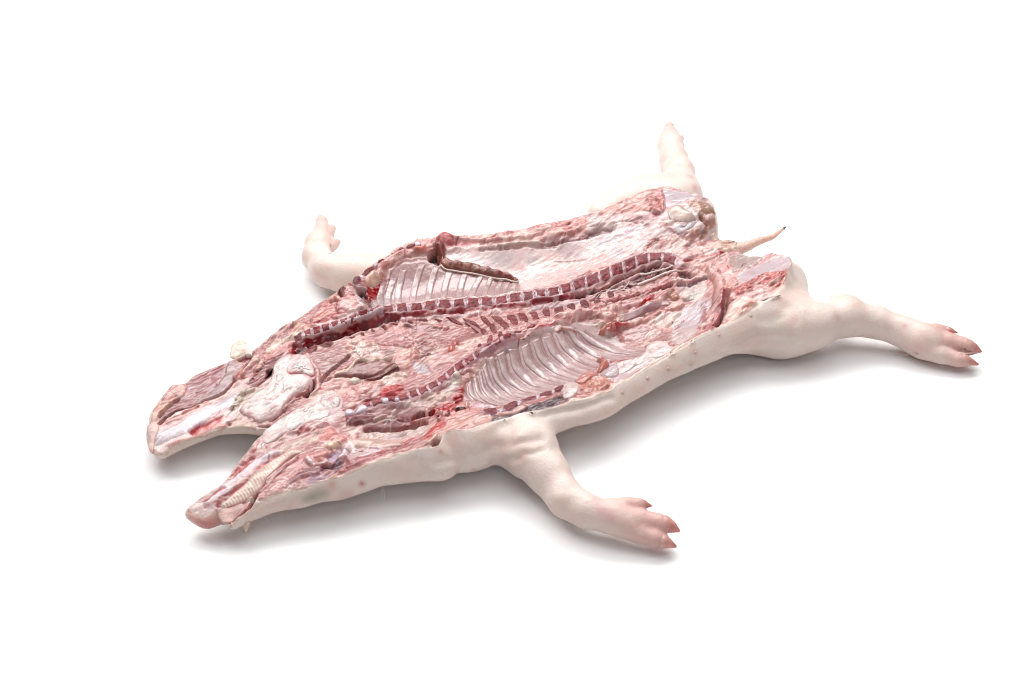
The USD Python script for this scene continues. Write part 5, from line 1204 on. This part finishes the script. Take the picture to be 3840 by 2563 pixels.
for t_, r_ in (('1560,612 1480,625 1400,640 1300,668 1200,690', .0030), ('1660,650 1520,680 1420,720 1340,760 1250,790 1175,815', .0042), ('1100,870 1000,840 900,860 820,885', .0014), ('820,890 900,870 1000,845 1080,770', .0012), ('700,965 720,940 790,900', .0012), ('1000,850 1060,860 1110,890', .0012), ('690,975 760,985 820,1025', .0016)):
    P_ = line('Z6', t_, 22)
    r_ *= .62
    P_[:, 2] = sample(Hs, P_[:, :2]) + r_ * .8 + .001
    tube('nerve', P_, r_ * np.linspace(.8, 1.1, 22), (245, 226, 220), 'membrane', n=8, wet=.8, lump=.0005)
for t_ in ('1740,965 1765,890 1800,852 1812,920 1780,968', '1830,880 1850,850 1870,880 1850,900'):
    pad('loose_flap', 'Z3', t_, (228, 160, 148), 9, lump=1, n=28, flat=1.6, wet=.8)
ribbon('muscle_strip', px('Z3', '760,1268 900,1245 1000,1175 1060,1130 1155,1108'), px('Z3', '900,1300 960,1285 1060,1240 1130,1195 1205,1165'), (158, 108, 99), 5, edge=(140, 90, 84), lump=.5, n=40, m=11, wet=.5, label='brownish muscle edge standing beside a deep slit in the neck')

# ------------------------------------------------------------------ tail, horn of the feet, teats, bristles
TAIL = [(2738, 938, .070, .0135), (2790, 928, .070, .0115), (2833, 910, .070, .0095), (2875, 896, .069, .0078), (2898, 889, .068, .0062), (2915, 876, .068, .0046), (2935, 860, .068, .0034), (2948, 851, .068, .0014)]
P_ = smooth_path(np.array([at(u, v, z) for u, v, z, _ in TAIL]), 40)
r_ = np.interp(np.linspace(0, 1, 40), np.linspace(0, 1, len(TAIL)), [t[3] for t in TAIL])
tube('tail', P_, r_, (240, 206, 194), 'skin', n=16, col2=(224, 176, 158), lump=.0006)
tube('tail_tip', smooth_path(np.array([at(2938, 858, .069), at(2944, 854, .069), at(2949, 850, .069)]), 8), np.linspace(.0031, .0008, 8), (120, 92, 84), 'skin', n=10)
HOOF = {'nf1': [(2474, 1962, .045, .0150), (2515, 1976, .043, .0135), (2535, 1986, .040, .0085), (2548, 1993, .037, .0022)], 'nf2': [(2472, 2027, .034, .0128), (2506, 2038, .030, .0105), (2524, 2046, .027, .0062), (2536, 2051, .025, .0018)],
        'nf3': [(2396, 1892, .062, .0098), (2414, 1893, .062, .0082), (2432, 1896, .061, .0046), (2444, 1898, .061, .0012)],
        'nh1': [(3612, 1296, .042, .0144), (3648, 1306, .040, .0128), (3667, 1314, .037, .0080), (3680, 1320, .034, .0020)], 'nh2': [(3598, 1346, .031, .0118), (3634, 1356, .029, .0098), (3654, 1363, .026, .0058), (3669, 1368, .024, .0016)],
        'nh3': [(3543, 1238, .056, .0085), (3560, 1241, .056, .0072), (3577, 1245, .054, .0040), (3590, 1248, .053, .0011)],
        'ff1': [(1207, 838, .048, .0135), (1206, 826, .049, .0115), (1203, 815, .050, .0070), (1201, 808, .050, .0020)], 'ff2': [(1244, 861, .044, .0092), (1248, 852, .044, .0068), (1250, 845, .044, .0036), (1251, 841, .044, .0010)],
        'ff3': [(1260, 911, .036, .0092), (1268, 908, .036, .0070), (1274, 906, .035, .0040), (1278, 905, .035, .0012)],
        'fh1': [(2511, 481, .068, .0124), (2511, 472, .069, .0100), (2511, 464, .070, .0062), (2511, 458, .070, .0020)], 'fh2': [(2554, 523, .058, .0072), (2556, 516, .058, .0054), (2558, 510, .058, .0030), (2559, 506, .058, .0010)]}
for k_, q in HOOF.items():
    P_ = smooth_path(np.array([at(u, v, z - LOWER.get(k_[:2], 0)) for u, v, z, _ in q]), 18)
    r_ = np.interp(np.linspace(0, 1, 18), np.linspace(0, 1, 4), [t[3] for t in q])
    r_[0] *= .7
    r_[1] *= .88
    r_[2] *= .95
    near = k_[0] == 'n'
    tube('hoof' if k_[2] != '3' else 'dewclaw', P_, r_, (232, 184, 174) if near else (240, 212, 202), 'horn', n=16, col2=(214, 126, 114) if near else (224, 160, 150), wet=.7)
P_ = smooth_path(np.array([at(925, 1955, .034), at(922, 1975, .027), at(922, 1996, .020)]), 10)
tube('lip_tag', P_, np.array([.006, .0066, .0066, .006, .0055, .0048, .004, .003, .002, .001]), (236, 196, 178), 'skin', n=12, flat=.7)
for u, v in TEATS:
    p = hit(u, v)
    i_ = np.argmin(np.linalg.norm(bv - p, axis=1))
    nn = nrm[i_]
    P_ = np.array([p - nn * .002, p + nn * .0001, p + nn * .0007, p + nn * .0011])
    tube('teat', P_, np.array([.0040, .0034, .0024, .0010]) * rng.uniform(.75, 1.1), (230, 196, 182), 'skin', n=12, up=(.3, .5, .1))
hp, hc = [], []
for (u, v), (u2, v2) in [((1436, 1842), (1442, 1876)), ((1437, 1842), (1430, 1868)), ((985, 1945), (1012, 1967)), ((1048, 1922), (1064, 1953))]:
    a = hit(u, v - 4)
    b = at(u2, v2, max(a[2] - .012, .004))
    m_ = (a + b) / 2 + np.array([.002, 0, .002])
    hp += [a, m_, b]
    hc.append(3)
bc = UsdGeom.BasisCurves.Define(stage, '/World/pig_carcass/bristle')
bc.CreateTypeAttr('linear')
bc.CreatePointsAttr(Vt.Vec3fArray.FromNumpy(np.array(hp, np.float32)))
bc.CreateCurveVertexCountsAttr(Vt.IntArray(hc))
bc.CreateWidthsAttr(Vt.FloatArray([.00035] * len(hp)))
MB['hair'] = usdkit.material(stage, f'{LOOKS}/hair', {'p': ('principled_bsdf', {'base_color': (.7, .62, .55), 'roughness': .5})}, [], surface='p.BSDF')
from pxr import UsdShade
UsdShade.MaterialBindingAPI.Apply(bc.GetPrim()).Bind(MB['hair'])
bc.GetPrim().SetCustomDataByKey('kind', 'stuff')
